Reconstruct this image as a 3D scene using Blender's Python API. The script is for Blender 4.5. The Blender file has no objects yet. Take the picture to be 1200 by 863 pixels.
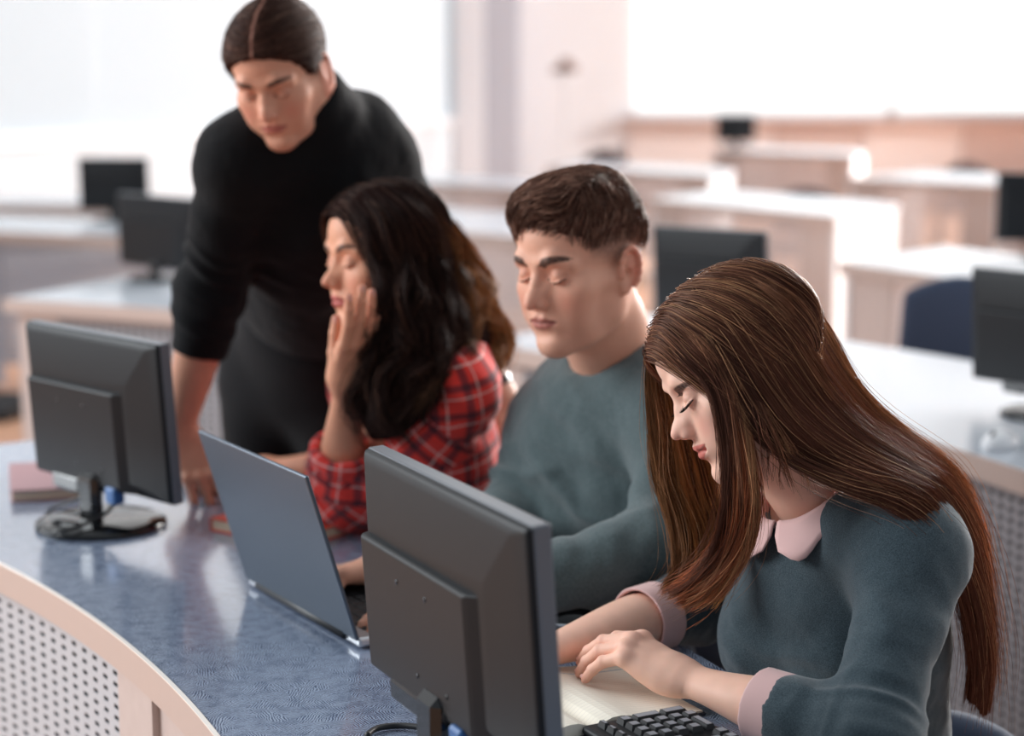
import bpy, math, random
import numpy as np
from mathutils import Vector, Matrix

SC = bpy.context.scene
COL = SC.collection
PITCH = math.radians(9.08)
FPX = 2200.0
CAM_Z = 1.5


def _ray(px, py):
    a = (px - 600) / FPX
    b = -(py - 431.5) / FPX
    return np.array([a, math.cos(PITCH) + b * math.sin(PITCH), -math.sin(PITCH) + b * math.cos(PITCH)])


def at(px, py, Y):
    """Place seen at pixel px, py, standing Y metres in front of the camera."""
    r = _ray(px, py)
    t = Y / r[1]
    return np.array([t * r[0], Y, CAM_Z + t * r[2]])


def on(px, py, z=0.75):
    """Place seen at pixel px, py on the level plane at height z."""
    r = _ray(px, py)
    t = (z - CAM_Z) / r[2]
    return np.array([t * r[0], t * r[1], z])


def unit(v):
    v = np.asarray(v, float)
    return v / (np.linalg.norm(v) + 1e-12)


# ---------------------------------------------------------------- materials
def srgb(r, g, b):
    def f(c):
        c = c / 255.0
        return c / 12.92 if c <= 0.04045 else ((c + 0.055) / 1.055) ** 2.4
    return (f(r), f(g), f(b), 1.0)


MATS = {}


def mat(name, color=(0.5, 0.5, 0.5, 1), rough=0.5, metal=0.0, spec=0.5, bump=None, noise=None, attr=None, sss=0.0,
        emit=None, sheen=0.0, coat=0.0, alpha=1.0, aniso=0.0):
    """Principled material. noise=(scale, other_color, amount[, detail]); bump=(scale, strength, distance)."""
    if name in MATS:
        return MATS[name]
    m = bpy.data.materials.new(name)
    m.use_nodes = True
    nt = m.node_tree
    N, L = nt.nodes, nt.links
    b = N['Principled BSDF']
    b.inputs['Base Color'].default_value = color
    b.inputs['Roughness'].default_value = rough
    b.inputs['Metallic'].default_value = metal
    b.inputs['Specular IOR Level'].default_value = spec
    if sheen:
        b.inputs['Sheen Weight'].default_value = sheen
        b.inputs['Sheen Roughness'].default_value = 0.5
    if coat:
        b.inputs['Coat Weight'].default_value = coat
        b.inputs['Coat Roughness'].default_value = 0.1
    if aniso:
        b.inputs['Anisotropic'].default_value = aniso
    if sss:
        b.inputs['Subsurface Weight'].default_value = sss
        b.inputs['Subsurface Radius'].default_value = (1.0, 0.35, 0.2)
        b.inputs['Subsurface Scale'].default_value = 0.006
    if emit:
        b.inputs['Emission Color'].default_value = emit[0]
        b.inputs['Emission Strength'].default_value = emit[1]
    tc = N.new('ShaderNodeTexCoord')
    src = None
    if attr:
        a = N.new('ShaderNodeAttribute')
        a.attribute_name = attr
        src = a.outputs['Color']
        L.new(src, b.inputs['Base Color'])
    if noise:
        t = N.new('ShaderNodeTexNoise')
        t.inputs['Scale'].default_value = noise[0]
        t.inputs['Detail'].default_value = noise[3] if len(noise) > 3 else 3
        L.new(tc.outputs['Object'], t.inputs['Vector'])
        r = N.new('ShaderNodeValToRGB')
        r.color_ramp.elements[0].position = 0.35
        r.color_ramp.elements[1].position = 0.65
        r.color_ramp.elements[0].color = (0, 0, 0, 1)
        r.color_ramp.elements[1].color = (noise[2],) * 3 + (1,)
        L.new(t.outputs['Fac'], r.inputs['Fac'])
        mx = N.new('ShaderNodeMix')
        mx.data_type = 'RGBA'
        mx.inputs[6].default_value = color
        if src:
            L.new(src, mx.inputs[6])
        mx.inputs[7].default_value = noise[1]
        L.new(r.outputs['Color'], mx.inputs[0])
        L.new(mx.outputs[2], b.inputs['Base Color'])
    if bump:
        t = N.new('ShaderNodeTexNoise')
        t.inputs['Scale'].default_value = bump[0]
        t.inputs['Detail'].default_value = 4
        L.new(tc.outputs['Object'], t.inputs['Vector'])
        bp = N.new('ShaderNodeBump')
        bp.inputs['Strength'].default_value = bump[1]
        bp.inputs['Distance'].default_value = bump[2]
        L.new(t.outputs['Fac'], bp.inputs['Height'])
        L.new(bp.outputs['Normal'], b.inputs['Normal'])
    MATS[name] = m
    return m


# ---------------------------------------------------------------- objects
def tag(o, label=None, cat=None, group=None, kind=None):
    if label: o['label'] = label
    if cat: o['category'] = cat
    if group: o['group'] = group
    if kind: o['kind'] = kind
    return o


def empty(name, loc=(0, 0, 0), rz=0.0):
    o = bpy.data.objects.new(name, None)
    o.empty_display_size = 0.1
    COL.objects.link(o)
    o.location = loc
    o.rotation_euler = (0, 0, rz)
    return o


def link(name, me, m=None, parent=None, smooth=False):
    o = bpy.data.objects.new(name, me)
    COL.objects.link(o)
    if m is not None:
        for x in (m if isinstance(m, (list, tuple)) else [m]):
            me.materials.append(x)
    if parent is not None:
        o.parent = parent
    if smooth:
        me.polygons.foreach_set('use_smooth', [True] * len(me.polygons))
    return o


def np_mesh(name, V, F, colors=None, smooth=True, uvs=None):
    """Mesh from arrays: V (n,3), F (m,3) or (m,4)."""
    V = np.asarray(V, np.float32)
    F = np.asarray(F, np.int32)
    me = bpy.data.meshes.new(name)
    me.vertices.add(len(V))
    me.vertices.foreach_set('co', V.ravel())
    k = F.shape[1]
    me.loops.add(F.size)
    me.loops.foreach_set('vertex_index', F.ravel())
    me.polygons.add(len(F))
    me.polygons.foreach_set('loop_start', np.arange(0, F.size, k, dtype=np.int32))
    me.polygons.foreach_set('loop_total', np.full(len(F), k, np.int32))
    if smooth:
        me.polygons.foreach_set('use_smooth', np.ones(len(F), bool))
    me.update(calc_edges=True)
    if colors is not None:
        ca = me.color_attributes.new('col', 'FLOAT_COLOR', 'POINT')
        c = np.ones((len(V), 4), np.float32)
        c[:, :3] = colors
        ca.data.foreach_set('color', c.ravel())
    if uvs is not None:
        a = me.attributes.new('flow', 'FLOAT_VECTOR', 'POINT')
        u = np.zeros((len(V), 3), np.float32)
        u[:, :uvs.shape[1]] = uvs
        a.data.foreach_set('vector', u.ravel())
    me.validate()
    return me


def join_parts(parts):
    """[(V, F, C)...] -> V, F, C"""
    Vs, Fs, Cs, n = [], [], [], 0
    for V, F, C in parts:
        Vs.append(V); Fs.append(F + n); Cs.append(C); n += len(V)
    return np.concatenate(Vs), np.concatenate(Fs), np.concatenate(Cs)


class MB:
    """Collects simple shapes; build() links them as one mesh object."""

    def __init__(s):
        s.v, s.f, s.m, s.sm = [], [], [], []

    def add(s, V, F, mi=0, smooth=False):
        n = len(s.v)
        s.v += [tuple(map(float, p)) for p in V]
        s.f += [tuple(i + n for i in f) for f in F]
        s.m += [mi] * len(F)
        s.sm += [smooth] * len(F)
        return s

    def box(s, lo, hi, bev=0.0, mi=0, M=None):
        lo, hi = np.minimum(lo, hi).astype(float), np.maximum(lo, hi).astype(float)
        b = min(bev, *((hi - lo) * 0.49))
        if b <= 0:
            V = [(x, y, z) for x in (lo[0], hi[0]) for y in (lo[1], hi[1]) for z in (lo[2], hi[2])]
            F = [(0, 1, 3, 2), (4, 6, 7, 5), (0, 4, 5, 1), (2, 3, 7, 6), (0, 2, 6, 4), (1, 5, 7, 3)]
        else:
            V, idx = [], {}
            for i in (0, 1):
                for j in (0, 1):
                    for k in (0, 1):
                        c = np.array([(lo, hi)[i][0], (lo, hi)[j][1], (lo, hi)[k][2]])
                        d = np.array([b if i == 0 else -b, b if j == 0 else -b, b if k == 0 else -b])
                        for a in range(3):
                            p = c + d
                            p[a] = c[a]
                            idx[i, j, k, a] = len(V)
                            V.append(tuple(p))
            F = []
            R = (0, 1)
            for i in R:
                q = [idx[i, 0, 0, 0], idx[i, 1, 0, 0], idx[i, 1, 1, 0], idx[i, 0, 1, 0]]
                F.append(q if i else q[::-1])
                q = [idx[0, i, 0, 1], idx[1, i, 0, 1], idx[1, i, 1, 1], idx[0, i, 1, 1]]
                F.append(q[::-1] if i else q)
                q = [idx[0, 0, i, 2], idx[1, 0, i, 2], idx[1, 1, i, 2], idx[0, 1, i, 2]]
                F.append(q if i else q[::-1])
            for i in R:
                for j in R:
                    F.append([idx[i, j, 0, 0], idx[i, j, 1, 0], idx[i, j, 1, 1], idx[i, j, 0, 1]][::(1 if i == j else -1)])
                    F.append([idx[i, 0, j, 0], idx[i, 1, j, 0], idx[i, 1, j, 2], idx[i, 0, j, 2]][::(-1 if i == j else 1)])
                    F.append([idx[0, i, j, 1], idx[1, i, j, 1], idx[1, i, j, 2], idx[0, i, j, 2]][::(1 if i == j else -1)])
            for i in R:
                for j in R:
                    for k in R:
                        q = [idx[i, j, k, 0], idx[i, j, k, 1], idx[i, j, k, 2]]
                        F.append(q if (i + j + k) % 2 == 1 else q[::-1])
        if M is not None:
            V = [tuple(M @ Vector(p)) for p in V]
        return s.add(V, F, mi)

    def tube(s, pts, rad, n=10, mi=0, M=None, closed=False):
        P = [np.asarray(p, float) for p in pts]
        m = len(P)
        rad = [rad] * m if np.isscalar(rad) else rad
        V, F = [], []
        up = np.array([0, 0, 1.0])
        prev = None
        for i in range(m):
            t = unit(P[(i + 1) % m] - P[i - 1]) if closed or 0 < i < m - 1 else unit(P[min(i + 1, m - 1)] - P[max(i - 1, 0)])
            if prev is None:
                a = np.cross(t, up)
                if np.linalg.norm(a) < 0.05: a = np.cross(t, [1, 0, 0])
            else:
                a = prev - t * np.dot(prev, t)
            a = unit(a); prev = a
            b = np.cross(t, a)
            for k in range(n):
                w = 2 * math.pi * k / n
                V.append(P[i] + rad[i] * (math.cos(w) * a + math.sin(w) * b))
        for i in range(m if closed else m - 1):
            for k in range(n):
                j = (i + 1) % m
                F.append((i * n + k, j * n + k, j * n + (k + 1) % n, i * n + (k + 1) % n))
        if not closed:
            F.append(tuple(range(n)))
            F.append(tuple(range((m - 1) * n, m * n))[::-1])
        if M is not None:
            V = [tuple(M @ Vector(p)) for p in V]
        return s.add(V, F, mi, True)

    def lathe(s, prof, n=32, mi=0, M=None):
        V, F = [], []
        m = len(prof)
        for (r, z) in prof:
            for k in range(n):
                w = 2 * math.pi * k / n
                V.append((r * math.cos(w), r * math.sin(w), z))
        for i in range(m - 1):
            for k in range(n):
                F.append((i * n + k, i * n + (k + 1) % n, (i + 1) * n + (k + 1) % n, (i + 1) * n + k))
        F.append(tuple(range(n))[::-1])
        F.append(tuple(range((m - 1) * n, m * n)))
        if M is not None:
            V = [tuple(M @ Vector(p)) for p in V]
        return s.add(V, F, mi, True)

    def prism(s, poly, z0, z1, mi=0, M=None):
        n = len(poly)
        V = [(x, y, z0) for x, y in poly] + [(x, y, z1) for x, y in poly]
        F = [tuple(range(n))[::-1], tuple(range(n, 2 * n))]
        F += [(i, (i + 1) % n, n + (i + 1) % n, n + i) for i in range(n)]
        if M is not None:
            V = [tuple(M @ Vector(p)) for p in V]
        return s.add(V, F, mi)

    def build(s, name, m, parent=None):
        me = bpy.data.meshes.new(name)
        me.from_pydata(s.v, [], s.f)
        me.polygons.foreach_set('material_index', s.m)
        me.polygons.foreach_set('use_smooth', s.sm)
        me.update()
        return link(name, me, m, parent)


def children(o):
    return [c for c in bpy.data.objects if c.parent == o]


def copy_tree(o, parent=None):
    c = o.copy()
    COL.objects.link(c)
    c.parent = parent
    for ch in children(o):
        if ch.name in COL.objects:
            copy_tree(ch, c)
    return c
# ---------------------------------------------------------------- body surfaces: distance fields turned into meshes
def vnoise(P, scale, seed=0):
    """Smooth value noise in [-1, 1] at points P (n,3)."""
    Q = np.asarray(P, np.float64) / scale + 100.0 + seed * 17.3
    I = np.floor(Q).astype(np.int64)
    f = Q - I
    f = f * f * (3 - 2 * f)
    out = np.zeros(len(Q))
    for dx in (0, 1):
        for dy in (0, 1):
            for dz in (0, 1):
                h = ((I[:, 0] + dx) * 374761393 + (I[:, 1] + dy) * 668265263 + (I[:, 2] + dz) * 2147483647 + seed * 974634777) & 0xffffffff
                h = ((h ^ (h >> 13)) * 1274126177) & 0xffffffff
                h = (h ^ (h >> 16)) & 0xffff
                w = (f[:, 0] if dx else 1 - f[:, 0]) * (f[:, 1] if dy else 1 - f[:, 1]) * (f[:, 2] if dz else 1 - f[:, 2])
                out += w * (h / 32767.5 - 1.0)
    return out


def seg_dist(P, pts):
    """distance from points P to a polyline"""
    d = np.full(len(P), 9.0)
    for a, b in zip(pts[:-1], pts[1:]):
        a = np.asarray(a, float); b = np.asarray(b, float)
        ab = b - a
        t = np.clip(((P - a) @ ab) / max(ab @ ab, 1e-12), 0, 1)
        d = np.minimum(d, np.linalg.norm(P - a - t[:, None] * ab, axis=1))
    return d


def sstep(a, b, x):
    t = np.clip((x - a) / (b - a), 0, 1)
    return t * t * (3 - 2 * t)


class Field:
    def __init__(s, lo, hi, h):
        s.lo = np.asarray(lo, float)
        s.h = h
        s.n = [int(math.ceil((b - a) / h)) + 1 for a, b in zip(lo, hi)]
        s.ax = [(s.lo[i] + np.arange(s.n[i]) * h).astype(np.float32) for i in range(3)]
        s.F = np.full(s.n, 0.5, np.float32)

    def _put(s, lo, hi, fn, k, mode):
        pad = k + 2 * s.h
        sl = []
        for i in range(3):
            a = int(max(0, math.floor((lo[i] - pad - s.lo[i]) / s.h)))
            b = int(min(s.n[i], math.ceil((hi[i] + pad - s.lo[i]) / s.h) + 1))
            if a >= b: return s
            sl.append(slice(a, b))
        X = s.ax[0][sl[0]][:, None, None]
        Y = s.ax[1][sl[1]][None, :, None]
        Z = s.ax[2][sl[2]][None, None, :]
        d = fn(X, Y, Z).astype(np.float32)
        F = s.F[tuple(sl)]
        if mode == 'u':
            r = np.minimum(F, d)
            if k > 0:
                w = np.maximum(k - np.abs(F - d), 0) / k
                r = r - w * w * k * 0.25
        else:
            d = -d
            r = np.maximum(F, d)
            if k > 0:
                w = np.maximum(k - np.abs(F - d), 0) / k
                r = r + w * w * k * 0.25
        s.F[tuple(sl)] = r
        return s

    def ell(s, c, r, k=0.01, rot=None, mode='u'):
        c = np.asarray(c, float)
        r = np.asarray(r, float) * np.ones(3)
        R = np.eye(3) if rot is None else np.asarray(rot, float)   # rows = local axes
        ext = np.sqrt(((R.T * r) ** 2).sum(1))

        def fn(X, Y, Z):
            x, y, z = X - c[0], Y - c[1], Z - c[2]
            p = [(R[i, 0] * x + R[i, 1] * y + R[i, 2] * z) for i in range(3)]
            k0 = np.sqrt(sum((p[i] / r[i]) ** 2 for i in range(3)))
            k1 = np.sqrt(sum((p[i] / r[i] ** 2) ** 2 for i in range(3))) + 1e-9
            return k0 * (k0 - 1) / k1
        return s._put(c - ext, c + ext, fn, k, mode)

    def cone(s, a, b, ra, rb=None, k=0.01, wide=None, mode='u'):
        """capsule from a to b with radii ra, rb; wide=(axis, factor) stretches it along an axis"""
        a = np.asarray(a, float); b = np.asarray(b, float)
        rb = ra if rb is None else rb
        f = 1.0 if wide is None else max(1.0, wide[1])
        ab = b - a
        L2 = max(ab @ ab, 1e-12)
        R = max(ra, rb) * f

        def fn(X, Y, Z):
            x, y, z = X - a[0], Y - a[1], Z - a[2]
            t = np.clip((x * ab[0] + y * ab[1] + z * ab[2]) / L2, 0, 1)
            x, y, z = x - t * ab[0], y - t * ab[1], z - t * ab[2]
            if wide is not None:
                u = unit(wide[0]); g = 1.0 / wide[1] - 1.0
                q = (x * u[0] + y * u[1] + z * u[2]) * g
                x, y, z = x + q * u[0], y + q * u[1], z + q * u[2]
            return np.sqrt(x * x + y * y + z * z) - (ra + t * (rb - ra))
        return s._put(np.minimum(a, b) - R, np.maximum(a, b) + R, fn, k, mode)

    def path(s, pts, rad, k=0.01, mode='u', wide=None):
        rad = [rad] * len(pts) if np.isscalar(rad) else rad
        for i in range(len(pts) - 1):
            s.cone(pts[i], pts[i + 1], rad[i], rad[i + 1], k, wide, mode)
        return s

    def limb(s, a, b, rad, wide, lat, k=0.01):
        """one smooth limb: rad and wide are sampled along a-b, lat is the broad direction"""
        a = np.asarray(a, float); b = np.asarray(b, float)
        ab = b - a; L2 = ab @ ab; u = unit(lat)
        rad = np.asarray(rad, float); wide = np.asarray(wide, float)
        R = float((rad * wide).max()); ts = np.linspace(0, 1, len(rad))

        def fn(X, Y, Z):
            x, y, z = X - a[0], Y - a[1], Z - a[2]
            t = np.clip((x * ab[0] + y * ab[1] + z * ab[2]) / L2, 0, 1)
            r = np.interp(t, ts, rad); w = np.interp(t, ts, wide)
            x, y, z = x - t * ab[0], y - t * ab[1], z - t * ab[2]
            q = (x * u[0] + y * u[1] + z * u[2]) * (1.0 / w - 1.0)
            x, y, z = x + q * u[0], y + q * u[1], z + q * u[2]
            return np.sqrt(x * x + y * y + z * z) - r
        return s._put(np.minimum(a, b) - R, np.maximum(a, b) + R, fn, k, 'u')

    def both(s, kind, *a, **kw):
        """the same shape on both sides of the x = 0 plane"""
        for sx in (1, -1):
            m = np.array([sx, 1, 1.0])
            if kind == 'ell':
                kk = dict(kw)
                if kk.get('rot') is not None: kk['rot'] = np.asarray(kk['rot'], float) * m * m[:, None]
                s.ell(np.asarray(a[0], float) * m, a[1], **kk)
            elif kind == 'cone':
                kk = dict(kw)
                if kk.get('wide') is not None: kk['wide'] = (np.asarray(kk['wide'][0], float) * m, kk['wide'][1])
                s.cone(np.asarray(a[0], float) * m, np.asarray(a[1], float) * m, *a[2:], **kk)
            else:
                s.path([np.asarray(p, float) * m for p in a[0]], *a[1:], **kw)
        return s

    def cut(s, p, n, k=0.0):
        """keep the side of the plane that n points away from"""
        n = unit(n)
        X, Y, Z = s.ax[0][:, None, None], s.ax[1][None, :, None], s.ax[2][None, None, :]
        d = ((X - p[0]) * n[0] + (Y - p[1]) * n[1] + (Z - p[2]) * n[2]).astype(np.float32)
        s.F = np.maximum(s.F, d)
        return s

    def smooth(s, it=1):
        for _ in range(it):
            for a in range(3):
                F = np.moveaxis(s.F, a, 0)
                F[1:-1] = 0.25 * F[:-2] + 0.5 * F[1:-1] + 0.25 * F[2:]
        return s

    def mesh(s):
        """surface nets"""
        F = s.F
        F[0], F[-1] = np.maximum(F[0], s.h), np.maximum(F[-1], s.h)
        F[:, 0], F[:, -1] = np.maximum(F[:, 0], s.h), np.maximum(F[:, -1], s.h)
        F[:, :, 0], F[:, :, -1] = np.maximum(F[:, :, 0], s.h), np.maximum(F[:, :, -1], s.h)
        neg = F < 0
        nx, ny, nz = s.n
        c = np.zeros((nx - 1, ny - 1, nz - 1), np.int8)
        for i in (0, 1):
            for j in (0, 1):
                for k in (0, 1):
                    c += neg[i:nx - 1 + i, j:ny - 1 + j, k:nz - 1 + k]
        act = (c > 0) & (c < 8)
        I = np.argwhere(act)
        idx = np.full(act.shape, -1, np.int64)
        idx[act] = np.arange(len(I))
        acc = np.zeros((len(I), 3)); cnt = np.zeros(len(I))
        corners = [(i, j, k) for i in (0, 1) for j in (0, 1) for k in (0, 1)]
        val = {q: F[I[:, 0] + q[0], I[:, 1] + q[1], I[:, 2] + q[2]].astype(np.float64) for q in corners}
        for q in corners:
            for a in range(3):
                if q[a] == 0:
                    q2 = tuple(q[b] + (1 if b == a else 0) for b in range(3))
                    v0, v1 = val[q], val[q2]
                    m = (v0 < 0) != (v1 < 0)
                    t = np.where(m, v0 / np.where(m, v0 - v1, 1), 0)
                    p = np.tile(np.array(q, float), (len(I), 1))
                    p[:, a] += t
                    acc[m] += p[m]
                    cnt[m] += 1
        V = s.lo + (I + acc / cnt[:, None]) * s.h
        quads = []
        for a in range(3):
            b, d = (a + 1) % 3, (a + 2) % 3
            sl0 = [slice(None)] * 3; sl1 = [slice(None)] * 3
            sl0[a] = slice(0, -1); sl1[a] = slice(1, None)
            n0, n1 = neg[tuple(sl0)], neg[tuple(sl1)]
            E = np.argwhere(n0 != n1)
            ok = np.ones(len(E), bool)
            for x in (b, d):
                ok &= (E[:, x] > 0) & (E[:, x] < s.n[x] - 1)
            E = E[ok]
            flip = n0[tuple(E.T)]

            def g(ob, od):
                J = E.copy(); J[:, b] += ob; J[:, d] += od
                return idx[tuple(J.T)]
            q = np.stack([g(-1, -1), g(0, -1), g(0, 0), g(-1, 0)], 1)
            q[~flip] = q[~flip][:, ::-1]
            quads.append(q)
        Q = np.concatenate(quads)
        return V, Q[(Q >= 0).all(1)]


def relax(V, F, it=2, lam=0.5):
    """light smoothing of a mesh"""
    E = np.concatenate([F[:, [0, 1]], F[:, [1, 2]], F[:, [2, 3]], F[:, [3, 0]]])
    n = len(V)
    cnt = np.bincount(E[:, 0], minlength=n) + np.bincount(E[:, 1], minlength=n)
    for _ in range(it):
        S = np.zeros_like(V)
        for a in range(3):
            S[:, a] = np.bincount(E[:, 0], V[E[:, 1], a], n) + np.bincount(E[:, 1], V[E[:, 0], a], n)
        V = V + lam * (S / cnt[:, None] - V)
    return V


def normals(V, F):
    n = np.cross(V[F[:, 2]] - V[F[:, 0]], V[F[:, 3]] - V[F[:, 1]])
    N = np.zeros_like(V)
    for a in range(3):
        for k in range(4):
            N[:, a] += np.bincount(F[:, k], n[:, a], len(V))
    return N / (np.linalg.norm(N, axis=1)[:, None] + 1e-12)


def head_matrix(pos, face, up=(0, 0, 1), scale=1.0):
    """4x4 as (R, t): columns of R are the head's x (its left-right), y (face), z (crown)"""
    f = unit(face)
    r = unit(np.cross(f, unit(up)))
    u = np.cross(r, f)
    return np.stack([r, f, u], 1) * scale, np.asarray(pos, float)


def to_world(V, M):
    return V @ M[0].T + M[1]


def to_local(p, M):
    return np.linalg.solve(M[0], np.asarray(p, float) - M[1])


def trim(f, p, n, R):
    """remove what lies ahead of the plane at p (direction n), within R of p"""
    p = np.asarray(p, float); n = unit(n)

    def fn(X, Y, Z):
        x, y, z = X - p[0], Y - p[1], Z - p[2]
        return np.maximum(-(x * n[0] + y * n[1] + z * n[2]), np.sqrt(x * x + y * y + z * z) - R)
    return f._put(p - R, p + R, fn, 0.0, 's')


def ring(f, c, ax, R, r, k=0.003, wide=None, mode='u'):
    """torus round the axis ax"""
    c = np.asarray(c, float); n = unit(ax)

    def fn(X, Y, Z):
        x, y, z = X - c[0], Y - c[1], Z - c[2]
        if wide is not None:
            u = unit(wide[0]); g = 1.0 / wide[1] - 1.0
            q = (x * u[0] + y * u[1] + z * u[2]) * g
            x, y, z = x + q * u[0], y + q * u[1], z + q * u[2]
        a = x * n[0] + y * n[1] + z * n[2]
        rr = np.sqrt(np.maximum(x * x + y * y + z * z - a * a, 0)) - R
        return np.sqrt(rr * rr + a * a) - r
    e = (R + r) * (wide[1] if wide else 1)
    return f._put(c - e, c + e, fn, k, mode)


def fold(V, N, c, d, lam, amp, R, seed=0, squash=4.0):
    """ridges running across the direction d, near c"""
    d = unit(d); c = np.asarray(c, float)
    q = V - c
    w = np.exp(-(q ** 2).sum(1) / R ** 2)
    s = q @ d
    o = q - s[:, None] * d
    wob = vnoise(V, lam * 2.5, seed + 7) * lam * 0.6
    P = np.c_[(s + wob) / lam, o / (lam * squash)]
    P = np.c_[P[:, 0], P[:, 1] + P[:, 2] * 0.7, P[:, 3]]
    n = vnoise(P, 1.0, seed)
    r = 1 - 2 * np.sqrt(n * n + 0.01)
    return V + N * (amp * w * r)[:, None]
# ---------------------------------------------------------------- heads
HEAD = dict(jaw=1.0, brow=1.0, nose=1.0, lips=1.0, neck=0.056, chin=1.0, smile=0.0, cheek=1.0, open=0.0, wide=1.0, ear=1.0)
SKIN = dict(skin=srgb(214, 160, 138), lip=srgb(178, 96, 92), brow=srgb(60, 42, 36), blush=srgb(205, 120, 105), stub=0.0, fade=0.0,
            hair=srgb(60, 42, 36), browt=1.0)


def head_field(P, neck_pts, h):
    j, nz = P['jaw'], P['nose']
    lo = np.array([-0.095, -0.125, -0.15]); hi = np.array([0.095, 0.128, 0.14])
    for q in neck_pts:
        lo = np.minimum(lo, q - P['neck'] - 0.012); hi = np.maximum(hi, q + P['neck'] + 0.012)
    f = Field(lo, hi, h)
    # cranium and forehead
    f.ell((0, -0.018, 0.043), (0.0755, 0.092, 0.078), 0.01)
    f.ell((0, 0.020, 0.045), (0.066, 0.071, 0.064), 0.02)
    # face mass
    f.ell((0, 0.030, -0.018), (0.060, 0.054, 0.068), 0.02)
    f.ell((0, 0.032, -0.050), (0.046 * (0.5 + 0.5 * j), 0.050, 0.050), 0.025)
    # jaw
    f.both('path', [(0.055 * j, -0.004, -0.028), (0.0475 * j, 0.004, -0.060), (0.033 * j, 0.038, -0.084), (0.011, 0.064, -0.096)],
           [0.010, 0.0105, 0.0115, 0.0135], k=0.030)
    f.ell((0, 0.071, -0.0965), (0.0185 * P['chin'], 0.0145, 0.0135), 0.018)
    # cheekbones, cheeks
    f.both('ell', (0.044, 0.054, -0.022), (0.021 * P['cheek'], 0.020, 0.018), k=0.022)
    f.both('ell', (0.033, 0.057, -0.052), (0.022, 0.020, 0.024), k=0.02)
    f.both('cone', (0.064, 0.005, -0.014), (0.052, 0.045, -0.016), 0.008, 0.009, k=0.016)
    # brow ridge
    f.both('path', [(0.010, 0.082, 0.020), (0.028, 0.080, 0.0245), (0.046, 0.068, 0.018)], [0.0085 * P['brow'], 0.0088 * P['brow'], 0.008], k=0.014)
    # eye sockets
    f.both('ell', (0.031, 0.0925, 0.004), (0.0175, 0.0135, 0.0115), k=0.012, mode='s')
    f.both('ell', (0.0155, 0.094, 0.002), (0.006, 0.008, 0.012), k=0.010, mode='s')
    # nose
    f.path([(0, 0.081, 0.014), (0, 0.090 - 0.018 * (1 - nz), -0.006), (0, 0.0985 + 0.0025 * nz - 0.012 * (1 - nz), -0.024), (0, 0.1035 + 0.003 * nz, -0.0325 + 0.016 * (1 - nz))],
           [0.0062, 0.0066, 0.0075 * (0.5 + 0.5 * nz), 0.0082 * nz], k=0.009)
    f.both('cone', (0.010, 0.080, -0.012), (0.007, 0.094, -0.030), 0.007, 0.007, k=0.01)
    f.both('ell', (0.0112 * nz, 0.0935, -0.0355), (0.0066, 0.0085, 0.0062), k=0.005)
    f.both('ell', (0.0060, 0.0975, -0.0435), (0.0034, 0.0052, 0.0036), k=0.003, mode='s')
    # mouth mound, lips
    f.ell((0, 0.070, -0.060), (0.027, 0.0205, 0.021), 0.014)
    l = P['lips']; sm = P['smile']
    for sx in (1, -1):
        up = [(0, 0.0895, -0.0560), (sx * 0.008, 0.0890, -0.0548), (sx * 0.016, 0.0840, -0.0578), (sx * (0.0245 + 0.002 * sm), 0.0755 - 0.003 * sm, -0.0612 + 0.005 * sm)]
        f.path(up, [0.0036 * l, 0.0041 * l, 0.0036 * l, 0.0018], k=0.004)
        lw = [(0, 0.0875, -0.0668), (sx * 0.009, 0.0860, -0.0665), (sx * 0.017, 0.0815, -0.0645), (sx * (0.0245 + 0.002 * sm), 0.0755 - 0.003 * sm, -0.0622 + 0.005 * sm)]
        f.path(lw, [0.0050 * l, 0.0048 * l, 0.0036 * l, 0.0018], k=0.004)
    for sx in (1, -1):
        f.path([(0, 0.0955, -0.0608), (sx * 0.010, 0.0935, -0.0604), (sx * 0.019, 0.0865, -0.0615), (sx * 0.0275, 0.077, -0.0612 + 0.005 * sm)],
               [0.0011, 0.0011, 0.0010, 0.0013], k=0.0035, mode='s')
    f.cone((0, 0.0985, -0.0455), (0, 0.0955, -0.0535), 0.0022, 0.0026, k=0.005, mode='s')
    f.ell((0, 0.0915, -0.0795), (0.017, 0.0058, 0.0048), 0.010, mode='s')
    # eyes: ball under a closed upper lid
    f.both('ell', (0.031, 0.0715, 0.0020), (0.0135, 0.0133, 0.0125), k=0.004)
    f.both('path', [(0.0180, 0.0800, -0.0015), (0.024, 0.0853, -0.0045), (0.031, 0.0868, -0.0060), (0.038, 0.0842, -0.0050), (0.0445, 0.0775, -0.0015)],
           [0.0013, 0.0017, 0.0019, 0.0017, 0.0012], k=0.003)
    f.both('path', [(0.0185, 0.0825, -0.0035), (0.024, 0.0872, -0.0066), (0.031, 0.0885, -0.0083), (0.038, 0.0862, -0.0072), (0.044, 0.080, -0.0038)],
           [0.0006, 0.0009, 0.0010, 0.0009, 0.0006], k=0.0025, mode='s')
    f.both('path', [(0.0175, 0.0845, 0.0050), (0.024, 0.0875, 0.0085), (0.031, 0.0880, 0.0098), (0.039, 0.0835, 0.0080), (0.045, 0.077, 0.0035)],
           [0.0010, 0.0011, 0.0012, 0.0011, 0.0009], k=0.004, mode='s')
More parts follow.
